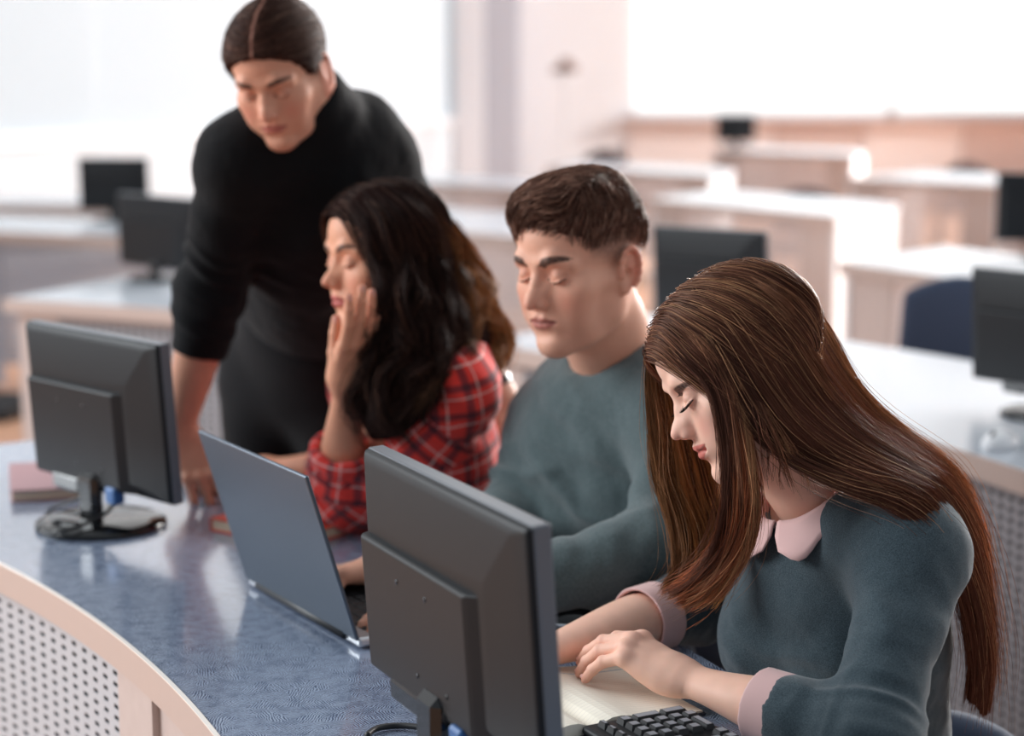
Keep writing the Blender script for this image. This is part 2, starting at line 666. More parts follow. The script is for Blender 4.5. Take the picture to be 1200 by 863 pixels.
    # ears
    for sx in ((1, -1) if P['ear'] > 0 else ()):
        R = np.array([[0.955, 0.297 * sx, 0.0], [-0.297 * sx, 0.955, 0.0], [0, 0, 1]])
        R = R @ np.array([[1, 0, 0], [0, 0.97, 0.24], [0, -0.24, 0.97]])
        e = P['ear']; c = np.array([sx * (0.0765 - 0.018 * (1 - e)), -0.012, -0.004])
        f.ell(c, (0.0056, 0.0165 * e, 0.0295 * e), 0.006, rot=R)
        f.ell(c + np.array([sx * 0.007, 0.003, 0.001]), (0.0056, 0.0115 * e, 0.0220 * e), 0.004, rot=R, mode='s')
        rim = []
        for w in np.linspace(-0.5, 4.1, 12):
            v = np.array([0.003 * sx, 0.0150 * e * math.cos(w), 0.0280 * e * math.sin(w)])
            rim.append(c + np.array([0.004 * sx, 0, 0]) + v @ R * np.array([1, 1, 1]))
        f.path(rim, 0.0030, k=0.004)
        f.ell(c + np.array([sx * 0.004, 0.000, 0.004]), (0.0040, 0.0075, 0.014), 0.005, rot=R)
        f.ell(c + np.array([sx * 0.006, 0.005, -0.007]), (0.0060, 0.0052, 0.0070), 0.004, rot=R, mode='s')
        f.ell(c + np.array([0, 0.008, -0.027]), (0.0045, 0.0070, 0.0080), 0.006)
        f.ell(c + np.array([0.001 * sx, 0.0150, -0.006]), (0.004, 0.004, 0.0065), 0.004)
    # neck
    r = P['neck']
    f.cone((0, -0.018, -0.045), neck_pts[0], r * 0.96, r, k=0.028)
    for a, b in zip(neck_pts[:-1], neck_pts[1:]):
        f.cone(a, b, r, r * 1.04, k=0.02)
    return f


def head_colors(V, P, S):
    A = V * np.array([1, 1, 1.0])
    A = A.copy(); A[:, 0] = np.abs(A[:, 0])
    C = np.tile(np.array(S['skin'][:3]), (len(V), 1))

    def mix(c, w):
        nonlocal C
        C = C * (1 - w[:, None]) + np.array(c[:3]) * w[:, None]
    n = vnoise(V, 0.03, 3) * 0.5 + vnoise(V, 0.009, 4) * 0.3
    C *= (1 + 0.05 * n)[:, None]
    front = sstep(0.02, 0.05, V[:, 1])
    mix(S['blush'], 0.45 * np.exp(-((A[:, 0] - 0.042) ** 2 / 0.016 ** 2 + (A[:, 2] + 0.035) ** 2 / 0.018 ** 2)) * front)
    mix(S['blush'], 0.40 * np.exp(-((A[:, 0]) ** 2 / 0.014 ** 2 + (A[:, 2] + 0.033) ** 2 / 0.012 ** 2)) * front)
    mix(S['blush'], 0.50 * sstep(0.078, 0.085, A[:, 0]) * (np.abs(V[:, 1] + 0.012) < 0.03))
    if S['stub']:
        w = sstep(-0.035, -0.055, A[:, 2]) * sstep(0.0, 0.03, V[:, 1]) * sstep(-0.125, -0.1, A[:, 2])
        mix(np.array(S['skin'][:3]) * np.array([0.62, 0.62, 0.66]), S['stub'] * w)
    # lips
    sm = P['smile']
    x = A[:, 0]
    cz = -0.0606 + 0.004 * sm * (x / 0.0245) ** 2
    top = cz + 0.0078 * P['lips'] * np.clip(1 - (x / 0.0262) ** 2, 0, 1) * (1 - 0.16 * np.exp(-(x / 0.004) ** 2))
    bot = cz - 0.0108 * P['lips'] * np.clip(1 - (x / 0.0255) ** 2, 0, 1) ** 0.7
    w = sstep(-0.0010, 0.0006, top - A[:, 2]) * sstep(-0.0012, 0.0008, A[:, 2] - bot) * (x < 0.0262) * (V[:, 1] > 0.060)
    mix(S['lip'], 0.9 * w)
    w = np.exp(-((A[:, 2] - cz) / 0.0011) ** 2) * sstep(0.028, 0.024, x) * (V[:, 1] > 0.06)
    mix(np.array(S['lip'][:3]) * 0.25, 0.7 * w)
    # brows
    x0 = x; bx = P.get('browx', 1.0); t = np.clip((x - 0.012) / (0.040 * bx), 0, 1)
    bz = 0.0185 + P.get('browz', 0.0) + 0.0085 * np.sin(np.clip(t, 0, 1) * 2.3)
    th = 0.0046 * S['browt'] * (1 - t) ** 0.5 * sstep(-0.02, 0.15, t) + 0.0006
    hair = 0.88 + 0.25 * vnoise(np.c_[V[:, 0] * 3 + V[:, 2], V[:, 1], V[:, 2] * 0.5], 0.0016, 9)
    w = sstep(1.25, 0.75, np.abs(A[:, 2] - bz) / th) * sstep(0.0085, 0.012, x) * (x < 0.0135 + 0.040 * bx) * (V[:, 1] > 0.03)
    mix(S['brow'], np.clip(w * hair * 1.1, 0, 1) * 0.97)
    # lash line and lid shade
    lash = [(0.0178, 0.0815, -0.0022), (0.024, 0.0868, -0.0056), (0.031, 0.0886, -0.0073), (0.038, 0.0862, -0.0062), (0.0462, 0.0775, -0.0012)]
    d = seg_dist(A, lash)
    mix((0.012, 0.008, 0.008), sstep(0.0027, 0.0011, d) * P.get('lash', 0.95))
    d = np.sqrt(((A - np.array([0.031, 0.0715, 0.002])) ** 2).sum(1))
    mix(np.array(S['skin'][:3]) * np.array([0.72, 0.58, 0.56]), 0.45 * sstep(0.0175, 0.0135, d))
    if S['fade']:
        # cropped hair on the temples and nape
        zl = 0.050 - 0.036 * sstep(0.05, -0.04, V[:, 1]) - 0.055 * sstep(-0.02, -0.09, V[:, 1])
        w = sstep(-0.014, 0.020, V[:, 2] - zl + 0.028) * sstep(0.052, 0.036, V[:, 1]) * (A[:, 0] < 0.0785)
        mix(S['hair'], np.clip(w * (0.78 + 0.25 * vnoise(V, 0.0015, 5)), 0, 1) * S['fade'])
    return np.clip(C, 0, 1)


def head_parts(M, neck_world, P=None, S=None, h=0.0016, neck_extra=()):
    P = dict(HEAD, **(P or {})); S = dict(SKIN, **(S or {}))
    pts = [to_local(q, M) for q in neck_world]
    f = head_field(P, pts, h)
    for (a, b, ra, rb, k) in neck_extra:
        f.cone(to_local(a, M), to_local(b, M), ra, rb, k)
    V, F = f.mesh()
    V = relax(V, F, 1, 0.4)
    C = head_colors(V, P, S)
    return to_world(V, M), F, C
# ---------------------------------------------------------------- hands
# local frame: wrist at the origin, fingers along +y, back of the hand +z, thumb on the +x side (mirror = -1 for the other hand)
def hand_parts(M, curls, thumb=(0.5, 0.3, 0.3), elbow=None, size=1.0, side=1, wrist_r=0.024, fore_r=0.036, splay=(1, 1, 1, 1),
               col=None, h=0.0012, sleeve_r=None, wrist_up=0.0, thick=1.0):
    """curls: four (mcp, pip, dip) bends in radians, index first. thumb: (spread, down, bend). Returns V, F, C in the world."""
    col = col or SKIN
    base = [(0.027, 0.086, 0.002), (0.0085, 0.091, 0.004), (-0.0105, 0.087, 0.003), (-0.0280, 0.078, 0.000)]
    lens = [(0.040, 0.024, 0.020), (0.044, 0.028, 0.021), (0.040, 0.026, 0.021), (0.031, 0.020, 0.018)]
    rads = [(0.0096, 0.0088, 0.0080, 0.0068), (0.0098, 0.0090, 0.0081, 0.0069), (0.0094, 0.0085, 0.0077, 0.0066), (0.0084, 0.0075, 0.0067, 0.0058)]
    angs = [0.10, 0.01, -0.09, -0.20]
    chains, nails, knucks = [], [], []
    for b, l, r, a, c, sp in zip(base, lens, rads, angs, curls, splay):
        p = np.array(b); P = [p]; ang = 0.0
        lat = np.array([math.sin(a * sp), math.cos(a * sp), 0.0])
        for L, bend in zip(l, c):
            ang += bend
            d = lat * math.cos(ang) + np.array([0, 0, -1.0]) * math.sin(ang)
            P.append(P[-1] + d * L)
        up = lat * math.sin(ang) + np.array([0, 0, 1.0]) * math.cos(ang)
        chains.append((P, [x * thick for x in r])); nails.append((P[-1] - d * 0.002, d, up)); knucks += P[1:3]
    # thumb
    sp, dn, bd = thumb
    p = np.array([0.022, 0.022, -0.006]); P = [p]
    d1 = unit([math.sin(sp), math.cos(sp), -dn])
    P.append(P[-1] + d1 * 0.043)
    d2 = unit([math.sin(sp - bd * 0.6), math.cos(sp - bd * 0.6), -dn - 0.15 * bd])
    P.append(P[-1] + d2 * 0.031)
    d3 = unit([math.sin(sp - bd * 1.4), math.cos(sp - bd * 1.4), -dn - 0.2 * bd])
    P.append(P[-1] + d3 * 0.024)
    side_v = unit(np.cross(d3, [0, 0, 1.0]))
    upn = unit(np.cross(side_v, d3) * 0.75 + side_v * 0.5)
    nails.append((P[-1] - d3 * 0.002, d3, upn))
    chains.append((P, [0.0125 * thick, 0.0105 * thick, 0.0092 * thick, 0.0072 * thick]))
    s = size
    mir = np.array([side, 1, 1.0])
    el = to_local(elbow, M) * mir / s if elbow is not None else np.array([0, -0.10, 0])
    pts = np.array([q for c in chains for q in c[0]] + [el, (0, 0, 0)])
    lo, hi = pts.min(0) - 0.022, pts.max(0) + 0.022
    lo = np.minimum(lo, el - fore_r / s - 0.01); hi = np.maximum(hi, el + fore_r / s + 0.01)
    f = Field(lo, hi, h / s)
    # palm
    for (b, *_), w in zip(base, (0, 1, 2, 3)):
        b = np.array(b if isinstance(b, tuple) else base[w])
    for w, b in enumerate(base):
        b = np.array(b)
        f.cone((b[0] * 0.55, 0.012, -0.002), b + np.array([0, -0.004, -0.003]), 0.0125 * thick, 0.0098 * thick, k=0.012)
    f.ell((0.0, 0.050, -0.005), (0.030, 0.040, 0.0115 * thick), 0.012)
    f.ell((0.020, 0.034, -0.010), (0.013, 0.024, 0.012 * thick), 0.012)
    f.ell((-0.022, 0.036, -0.009), (0.011, 0.028, 0.011 * thick), 0.012)
    for (P, r) in chains:
        g = 0.006
        for i in range(3):
            f.cone(P[i], P[i + 1], r[i], r[i + 1], k=g if i == 0 else 0.002)
            if i: f.ell(P[i], r[i] * 1.02, 0.002)
    for b in base:
        f.ell(np.array(b) + np.array([0, -0.001, 0.0030]), (0.0070, 0.0085, 0.0052), 0.010)
    # web of the thumb
    f.cone((0.024, 0.056, -0.006), chains[4][0][1] * 0.85 + np.array([0.003, 0.008, 0]), 0.008, 0.007, k=0.012)
    # wrist and forearm: flatter at the wrist
    d = unit(el)
    w = wrist_r / s
    lat = np.array([1.0, 0, 0])
    L = float(np.linalg.norm(el)); fr = fore_r / s
    ts = np.linspace(-0.08, 1, 26) if L > 0.1 else np.linspace(-0.16, 1, 5)
    def rad(t):
        return w * 0.77 + (fr - w * 0.77) * float(sstep(0.02, 0.62, t)) * (1 - 0.06 * max(0, t - 0.6) / 0.4)
    f.limb(d * L * ts[0], d * L, [rad(t) for t in ts], [1.32 - 0.24 * float(sstep(0, 0.6, t)) for t in ts], lat, k=0.02)
    # nails
    for (p, dd, up) in nails:
        f.ell(p + dd * 0.0035 + up * 0.0050, (0.0058, 0.0052, 0.0022), 0.002, mode='s')
        f.ell(p + dd * 0.0015 + up * 0.0030, (0.0050, 0.0056, 0.0026), 0.001)
    V, F = f.mesh()
    V = relax(V, F, 1, 0.4)
    C = np.tile(np.array(col['skin'][:3]), (len(V), 1))
    red = np.array(col['blush'][:3])
    for p in knucks + [np.array(b) for b in base]:
        w_ = 0.30 * np.exp(-(((V - p) ** 2).sum(1)) / 0.010 ** 2)
        C = C * (1 - w_[:, None]) + red * w_[:, None]
    for (p, dd, up) in nails:
        e = V - (p + dd * 0.0035)
        w_ = 0.45 * np.exp(-((e ** 2).sum(1)) / 0.009 ** 2)
        C = C * (1 - w_[:, None]) + red * w_[:, None]
        lx = np.abs(e @ unit(np.cross(dd, up))); ly = e @ dd; lz = e @ up
        w_ = 0.55 * (lx < 0.0048) * (np.abs(ly - 0.0005) < 0.0062) * (lz > 0.0030)
        C = C * (1 - w_[:, None]) + np.array(srgb(226, 176, 168)[:3]) * w_[:, None]
    C *= (1 + 0.04 * vnoise(V, 0.012, 2))[:, None]
    V = V * s * mir
    if side < 0: F = F[:, ::-1]
    return to_world(V, M), F, np.clip(C, 0, 1)


def hand_matrix(wrist, toward, back):
    """columns x, y (fingers), z (back of hand)"""
    y = unit(np.asarray(toward, float) - wrist)
    x = unit(np.cross(y, unit(back)))
    z = np.cross(x, y)
    return np.stack([x, y, z], 1), np.asarray(wrist, float)
# ---------------------------------------------------------------- people
CA = np.array([[1, 0, 0], [0, math.sin(PITCH), math.cos(PITCH)], [0, math.cos(PITCH), -math.sin(PITCH)]])


def cam(r, u, f):
    """direction given as right, up, away of the viewer"""
    return r * CA[0] + u * CA[1] + f * CA[2]


M_SKIN = mat('skin', rough=0.52, spec=0.3, attr='col', sss=0.12, bump=(900, 0.12, 0.0006))


def cloth_mat(name, c1, c2=None, scale=420, amount=0.8, rough=0.95, bumpd=0.0009, sheen=0.35):
    return mat(name, c1, rough=rough, spec=0.2, sheen=sheen, noise=(scale, c2 or c1, amount, 5), bump=(scale * 1.6, 0.5, bumpd))


def frame(fwd, up):
    """rows: right, forward, up"""
    u = unit(up); r = unit(np.cross(fwd, u)); f = np.cross(u, r)
    return np.stack([r, f, u])


def torso(f, J, off=0.0, w=1.0, bust=0.0, depth=1.0):
    """J: neck, lsh, rsh, chest, waist, hip, fwd"""
    up = unit(J['neck'] - J['hip'])
    Rc = frame(J['fwd'], unit(J['neck'] - J['chest']))
    Rw = frame(J['fwd'], up)
    f.ell(J['chest'], np.array([0.158 * w, 0.108 * depth, J.get('ch', 0.175)]) + off, 0.05, rot=Rc)
    f.cone(J['lsh'], J['rsh'], 0.050 + off, k=0.05)
    back = -Rc[1] * 0.03
    f.cone((J['lsh'] + J['neck']) / 2 + back, (J['rsh'] + J['neck']) / 2 + back, J.get('tr', 0.062) + off, k=0.05)
    f.ell((J['chest'] + J['waist']) / 2, np.array([0.136 * w, 0.102 * depth, 0.15]) + off, 0.06, rot=Rw)
    f.ell(J['waist'], np.array([0.135 * w, 0.102 * depth, 0.14]) + off, 0.06, rot=Rw)
    f.ell(J['hip'], np.array([0.172 * w, 0.125, 0.125]) + off, 0.06, rot=Rw)
    for a in ('lsh', 'rsh'):
        f.cone(J['neck'] + (J[a] - J['neck']) * 0.15 - Rc[2] * 0.012, J[a] + (J['neck'] - J[a]) * 0.12, 0.040 + off, 0.048 + off, k=0.045)
    if bust:
        for s_ in (-1, 1):
            f.ell(J['chest'] + Rc[0] * 0.068 * s_ + Rc[1] * 0.075 * depth - Rc[2] * 0.030, np.array([0.056, 0.05, 0.058]) * bust + off, 0.05, rot=Rc)


def bounds(J, extra=(), m=0.19):
    P = np.array([J[k] for k in ('neck', 'lsh', 'rsh', 'chest', 'waist', 'hip')] + list(extra))
    return P.min(0) - m, P.max(0) + m


def core_parts(J, S, w=1.0, bust=0.0, depth=1.0):
    """the body under the clothes"""
    legs = J.get('legs', [])
    pts = [q for a in J['arms'] for q in a] + [q for l in legs for q in l]
    lo, hi = bounds(J, pts, 0.17)
    f = Field(lo, hi, 0.008)
    torso(f, J, -0.010, w, bust, depth)
    for a in J['arms']:
        f.path(a, [0.040, 0.033, 0.022][:len(a)], k=0.03)
    for l in legs:
        f.path(l, [0.078, 0.052, 0.036][:len(l)], k=0.03)
        foot = l[-1]
        f.cone(foot, foot + unit(np.array([J['fwd'][0], J['fwd'][1], 0])) * 0.14 - np.array([0, 0, 0.03]), 0.038, 0.028, k=0.02)
    V, F = f.mesh()
    return V, F, np.tile(np.array(S['skin'][:3]), (len(V), 1))


def garment(name, J, arms, m, parent, off=0.006, w=1.0, bust=0.0, depth=1.0, h=0.0042, hem=None, neckcut=None, rads=None, folds=(),
            collar=None, cuffs=(), extra=None, low=None, colors=None):
    pts = [q for a in arms for q in a]
    lo, hi = bounds(J, pts, 0.15)
    if low is not None: lo[2] = max(lo[2], low)
    f = Field(lo, hi, h)
    torso(f, J, off, w, bust, depth)
    if extra: extra(f)
    for i, a in enumerate(arms):
        r = (rads[i] if rads else [0.054, 0.047, 0.040])[:len(a)]
        f.path(a, r, k=0.035)
    for (p, n, R) in cuffs:
        trim(f, p, n, R)
    if hem is not None:
        f.cut(hem[0], hem[1])
    if neckcut:
        a, b, r = neckcut
        f.cone(a, b, r, r, k=0.008, mode='s')
    if collar:
        for c in collar: ring(f, *c)
    V, F = f.mesh()
    V = relax(V, F, 2, 0.5)
    N = normals(V, F)
    for i, fo in enumerate(folds):
        V = fold(V, N, *fo, seed=i * 3 + 1)
    V = V + N * (0.0012 * vnoise(V, 0.03, 5) + 0.0006 * vnoise(V, 0.012, 6))[:, None]
    V = relax(V, F, 1, 0.4)
    return link(name, np_mesh(name, V, F, colors(V) if colors else None), m, parent)


def trousers(name, J, m, parent, off=0.012):
    pts = [q for l in J['legs'] for q in l]
    P = np.array([J['hip'], J['waist']] + pts)
    lo, hi = P.min(0) - 0.2, P.max(0) + 0.2
    f = Field(lo, hi, 0.008)
    Rw = frame(J['fwd'], unit(J['neck'] - J['hip']))
    f.ell(J['hip'], np.array([0.172, 0.125, 0.125]) + off * 0.6, 0.05, rot=Rw)
    f.ell(J['waist'] * 0.5 + J['hip'] * 0.5, np.array([0.140, 0.110, 0.11]) + off * 0.2, 0.05, rot=Rw)
    for l in J['legs']:
        f.path(l, [0.082 + off, 0.056 + off, 0.046 + off], k=0.05)
        trim(f, l[-1] + np.array([0, 0, 0.02]), (0, 0, -1), 0.09)
    V, F = f.mesh()
    N = normals(V, F)
    for i, l in enumerate(J['legs']):
        V = fold(V, N, l[1], l[2] - l[1], 0.03, 0.005, 0.12, seed=i)
        V = fold(V, N, l[0], l[1] - l[0], 0.035, 0.005, 0.14, seed=i + 4)
    return link(name, np_mesh(name, relax(V, F, 1), F), m, parent)


def shoes(J, m, parent):
    for l in J['legs']:
        a = l[-1]; d = unit(np.array([J['fwd'][0], J['fwd'][1], 0]))
        lo = np.minimum(a, a + d * 0.2) - 0.09; hi = np.maximum(a, a + d * 0.2) + 0.09
        f = Field(lo, hi, 0.005)
        g = np.array([a[0], a[1], 0.045])
        f.cone(g - d * 0.05, g + d * 0.14, 0.042, 0.036, k=0.02)
        f.cone(g, a + np.array([0, 0, 0.03]), 0.045, 0.043, k=0.03)
        f.cut((0, 0, 0.004), (0, 0, -1))
        V, F = f.mesh()
        link('shoe', np_mesh('shoe', V, F), m, parent)


def person(parts, label, skin=None):
    V, F, C = join_parts(parts)
    o = link('person', np_mesh('person', V, F, C), skin or M_SKIN)
    return tag(o, label, 'person')


def seated_legs(hip, fwd, knee_z=0.50, thigh=0.43, spread=0.09, ankle_fwd=0.02, z=0.075):
    f = unit(np.array([fwd[0], fwd[1], 0])); r = np.array([f[1], -f[0], 0])
    out = []
    for s_ in (-1, 1):
        h = hip + r * spread * s_ + f * 0.02 - np.array([0, 0, 0.02])
        k = np.array([*(hip + r * spread * 1.25 * s_ + f * thigh)[:2], knee_z])
        a = np.array([*(k + f * ankle_fwd)[:2], z])
        out.append([h, k, a])
    return out
# ---------------------------------------------------------------- the room
CC = np.array([-3.317, 0.767])          # the rows of desks curve round this point
WHITE = mat('painted_wall', srgb(236, 236, 238), rough=0.9, bump=(60, 0.1, 0.001))
M_FRAME = mat('window_frame_white', srgb(240, 240, 242), rough=0.5)
M_TRIM = mat('grey_trim', srgb(236, 236, 240), rough=0.6)
M_BEIGE = mat('beige_laminate', srgb(196, 182, 177), rough=0.45, noise=(40, srgb(188, 173, 168), 0.5))
M_BAND = mat('beige_edge_band', srgb(188, 170, 162), rough=0.35)
M_PERF = mat('grey_painted_metal', srgb(184, 188, 194), rough=0.45)
M_SHADEIN = mat('desk_inside_shade', srgb(70, 68, 70), rough=0.9)  # dark colour in place of the shade inside the desks
M_WHITEP = mat('white_side_panel', srgb(225, 228, 232), rough=0.4)
M_GREYTOP = mat('pale_grey_laminate', srgb(190, 196, 204), rough=0.2, spec=0.7, noise=(120, srgb(176, 183, 192), 0.5))


def blue_top():
    m = mat('blue_textured_laminate', srgb(104, 124, 158), rough=0.2, spec=0.7, coat=0.8)
    nt = m.node_tree; N, L = nt.nodes, nt.links
    b = N['Principled BSDF']
    tc = N.new('ShaderNodeTexCoord')
    # patches of short scratches, each patch running its own way
    vor = N.new('ShaderNodeTexVoronoi'); vor.inputs['Scale'].default_value = 42
    L.new(tc.outputs['Object'], vor.inputs['Vector'])
    sep = N.new('ShaderNodeSeparateColor'); L.new(vor.outputs['Color'], sep.inputs[0])
    ang = N.new('ShaderNodeMath'); ang.operation = 'MULTIPLY'; ang.inputs[1].default_value = 6.28
    L.new(sep.outputs[0], ang.inputs[0])
    rot = N.new('ShaderNodeVectorRotate'); rot.rotation_type = 'Z_AXIS'
    L.new(tc.outputs['Object'], rot.inputs['Vector']); L.new(ang.outputs[0], rot.inputs['Angle'])
    wav = N.new('ShaderNodeTexWave'); wav.inputs['Scale'].default_value = 95; wav.inputs['Distortion'].default_value = 6
    wav.inputs['Detail'].default_value = 2; wav.inputs['Detail Scale'].default_value = 1.2
    L.new(rot.outputs[0], wav.inputs['Vector'])
    noi = N.new('ShaderNodeTexNoise'); noi.inputs['Scale'].default_value = 55; noi.inputs['Detail'].default_value = 5
    L.new(tc.outputs['Object'], noi.inputs['Vector'])
    mul = N.new('ShaderNodeMath'); mul.operation = 'MULTIPLY'
    L.new(wav.outputs['Fac'], mul.inputs[0]); L.new(noi.outputs['Fac'], mul.inputs[1])
    r = N.new('ShaderNodeValToRGB')
    r.color_ramp.elements[0].position = 0.05; r.color_ramp.elements[0].color = srgb(62, 78, 108)
    r.color_ramp.elements[1].position = 0.44; r.color_ramp.elements[1].color = srgb(160, 172, 192)
    L.new(mul.outputs[0], r.inputs['Fac'])
    L.new(r.outputs['Color'], b.inputs['Base Color'])
    bp = N.new('ShaderNodeBump'); bp.inputs['Strength'].default_value = 0.12; bp.inputs['Distance'].default_value = 0.0004
    L.new(mul.outputs[0], bp.inputs['Height']); L.new(bp.outputs['Normal'], b.inputs['Normal'])
    return m


M_BLUETOP = blue_top()


def floor_mat():
    m = mat('wood_floor', srgb(224, 172, 140), rough=0.4, spec=0.5)
    nt = m.node_tree; N, L = nt.nodes, nt.links
    b = N['Principled BSDF']
    tc = N.new('ShaderNodeTexCoord')
    br = N.new('ShaderNodeTexBrick')
    br.inputs['Scale'].default_value = 1.0
    br.inputs['Brick Width'].default_value = 1.2; br.inputs['Row Height'].default_value = 0.16; br.inputs['Mortar Size'].default_value = 0.003
    br.inputs['Color1'].default_value = srgb(228, 176, 144); br.inputs['Color2'].default_value = srgb(214, 160, 128); br.inputs['Mortar'].default_value = srgb(150, 105, 80)
    L.new(tc.outputs['Object'], br.inputs['Vector'])
    no = N.new('ShaderNodeTexNoise'); no.inputs['Scale'].default_value = 3; no.inputs['Detail'].default_value = 6
    mp = N.new('ShaderNodeMapping'); mp.inputs['Scale'].default_value = (1, 14, 1)
    L.new(tc.outputs['Object'], mp.inputs['Vector']); L.new(mp.outputs[0], no.inputs['Vector'])
    mx = N.new('ShaderNodeMix'); mx.data_type = 'RGBA'; mx.blend_type = 'MULTIPLY'
    mx.inputs[0].default_value = 0.35
    L.new(br.outputs['Color'], mx.inputs[6]); L.new(no.outputs['Color'], mx.inputs[7])
    L.new(mx.outputs[2], b.inputs['Base Color'])
    return m


def struct(name, mb, m, parent=None):
    o = mb.build(name, m, parent)
    if parent is None: o['kind'] = 'structure'
    return o


fl = MB().box((-9, -2.5, -0.05), (12, 21.4, 0.0))
struct('floor', fl, floor_mat())

WH = 4.4
BY = 21.0
COR = np.array([-0.38, BY])
LDIR = unit(np.array([-3.84 + 0.38, 14.1 - BY]))        # the left wall runs back towards the camera
LN = np.array([-LDIR[1], LDIR[0]])                      # outwards
if LN[0] > 0: LN = -LN


def lw(s, d, z):
    p = COR + LDIR * s + LN * d
    return (p[0], p[1], z)


def wall_prism(mb, s0, s1, d0, d1, z0, z1, mi=0):
    P = [lw(s0, d0, 0)[:2], lw(s1, d0, 0)[:2], lw(s1, d1, 0)[:2], lw(s0, d1, 0)[:2]]
    a = sum(P[i][0] * P[(i + 1) % 4][1] - P[(i + 1) % 4][0] * P[i][1] for i in range(4))
    if a < 0: P = P[::-1]
    return mb.prism(P, z0, z1, mi)


SILL = 0.956
# wall_left with a long window above a parapet
wl = MB()
wall_prism(wl, -0.1, 17, 0.0, 0.3, 0, SILL)
wall_prism(wl, -0.1, 17, 0.0, 0.3, 3.9, WH)
wall_prism(wl, -0.1, 0.2, 0.0, 0.3, SILL, 3.9)
struct('wall_left', wl, mat('painted_wall_cool', srgb(206, 211, 216), rough=0.9))
tr = MB(); wall_prism(tr, 0.1, 17, -0.06, 0.0, SILL - 0.05, SILL)
struct('trim_1', tr, M_FRAME)
w1 = empty('window_1', lw(1.0, 0.1, SILL)); w1['kind'] = 'structure'
fr = MB()
for s_ in np.arange(0.2, 17.1, 2.1):
    wall_prism(fr, s_, s_ + 0.07, 0.06, 0.16, SILL, 3.9)
wall_prism(fr, 0.2, 17, 0.06, 0.16, SILL, SILL + 0.06); wall_prism(fr, 0.2, 17, 0.06, 0.16, 3.84, 3.9)
f_ = fr.build('window_frame', M_FRAME, w1); f_.matrix_parent_inverse = w1.matrix_world.inverted()
bl = MB()
n_ = 0
for s_ in np.arange(0.24, 16.9, 0.127):
    a = 0.5
    p = COR + LDIR * s_ + LN * 0.0
    e1 = LDIR * math.cos(a) * 0.066 + LN * math.sin(a) * 0.05
    q = [p + LN * 0.06 - e1, p + LN * 0.06 + e1]
    bl.add([(q[0][0], q[0][1], SILL + 0.03), (q[1][0], q[1][1], SILL + 0.03), (q[1][0], q[1][1], 3.86), (q[0][0], q[0][1], 3.86)], [(0, 1, 2, 3)])
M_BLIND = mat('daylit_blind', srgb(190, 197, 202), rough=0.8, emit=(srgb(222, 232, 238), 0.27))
me_ = bl.build('vertical_blinds', M_BLIND, w1)
w1.location = (0, 0, 0); f_.matrix_parent_inverse = Matrix.Identity(4)

# wall_back: pier, column and a wide window
wb = MB()
wb.box((COR[0] - 0.2, BY, 0), (9.6, BY + 0.3, SILL)); wb.box((COR[0] - 0.2, BY, 3.9), (9.6, BY + 0.3, WH))
x0 = (735 - 600) * BY / FPX
wb.box((COR[0] - 0.2, BY, SILL), (x0, BY + 0.3, 3.9)); wb.box((9.2, BY, SILL), (9.6, BY + 0.3, 3.9))
struct('wall_back', wb, WHITE)
co = MB().box((-0.30, BY - 0.55, 0), (0.09, BY - 0.1, WH), 0.02)
struct('trim_2', co, mat('mid_grey_trim', srgb(196, 197, 206), rough=0.6))
co = MB().box((-0.62, BY - 0.56, 0), (-0.302, BY - 0.1, WH), 0.01)
struct('trim_4', co, M_TRIM)
w2 = empty('window_2'); w2['kind'] = 'structure'
fr = MB()
for x in (x0, x0 + 2.9, x0 + 5.8, 9.13):
    fr.box((x, BY + 0.08, SILL), (x + 0.07, BY + 0.16, 3.9))
fr.box((x0, BY + 0.08, SILL), (9.2, BY + 0.16, SILL + 0.06)); fr.box((x0, BY + 0.08, 3.84), (9.2, BY + 0.16, 3.9))
fr.build('window_frame', M_FRAME, w2)
MB().box((x0 - 0.1, BY - 0.22, SILL - 0.05), (9.3, BY + 0.08, SILL), 0.01).build('window_sill', mat('sill_wood', srgb(206, 186, 180), rough=0.5), w2)
gl = bpy.data.materials.new('window_glass'); gl.use_nodes = True
g_ = gl.node_tree.nodes['Principled BSDF']; g_.inputs['Transmission Weight'].default_value = 1; g_.inputs['Roughness'].default_value = 0
g_.inputs['IOR'].default_value = 1.02; g_.inputs['Base Color'].default_value = (1, 1, 1, 1)
MB().box((x0 + 0.05, BY + 0.11, SILL + 0.03), (9.15, BY + 0.125, 3.86)).build('glass', gl, w2)
# wood panelling under the window, lighter and darker bays
xs = [x0, 2.9, 3.9, 5.0, 6.6, 8.0, 9.2]
pn = MB()
for i in range(len(xs) - 1):
    pn.box((xs[i] + 0.01, BY - 0.05, 0.05), (xs[i + 1] - 0.01, BY, SILL - 0.06), 0.004, mi=i % 2)
struct('trim_3', pn, [mat('panelling_light', srgb(226, 214, 210), rough=0.6), mat('panelling_pink', srgb(206, 188, 182), rough=0.6)])
wr = MB().box((9.6, 6, 0), (9.9, BY + 0.3, WH))
struct('wall_right', wr, WHITE)


# ---------------------------------------------------------------- desks
def arc_pts(r, a0, a1, n, c=CC):
    return [(c[0] + r * math.cos(a), c[1] + r * math.sin(a)) for a in np.linspace(math.radians(a0), math.radians(a1), n)]


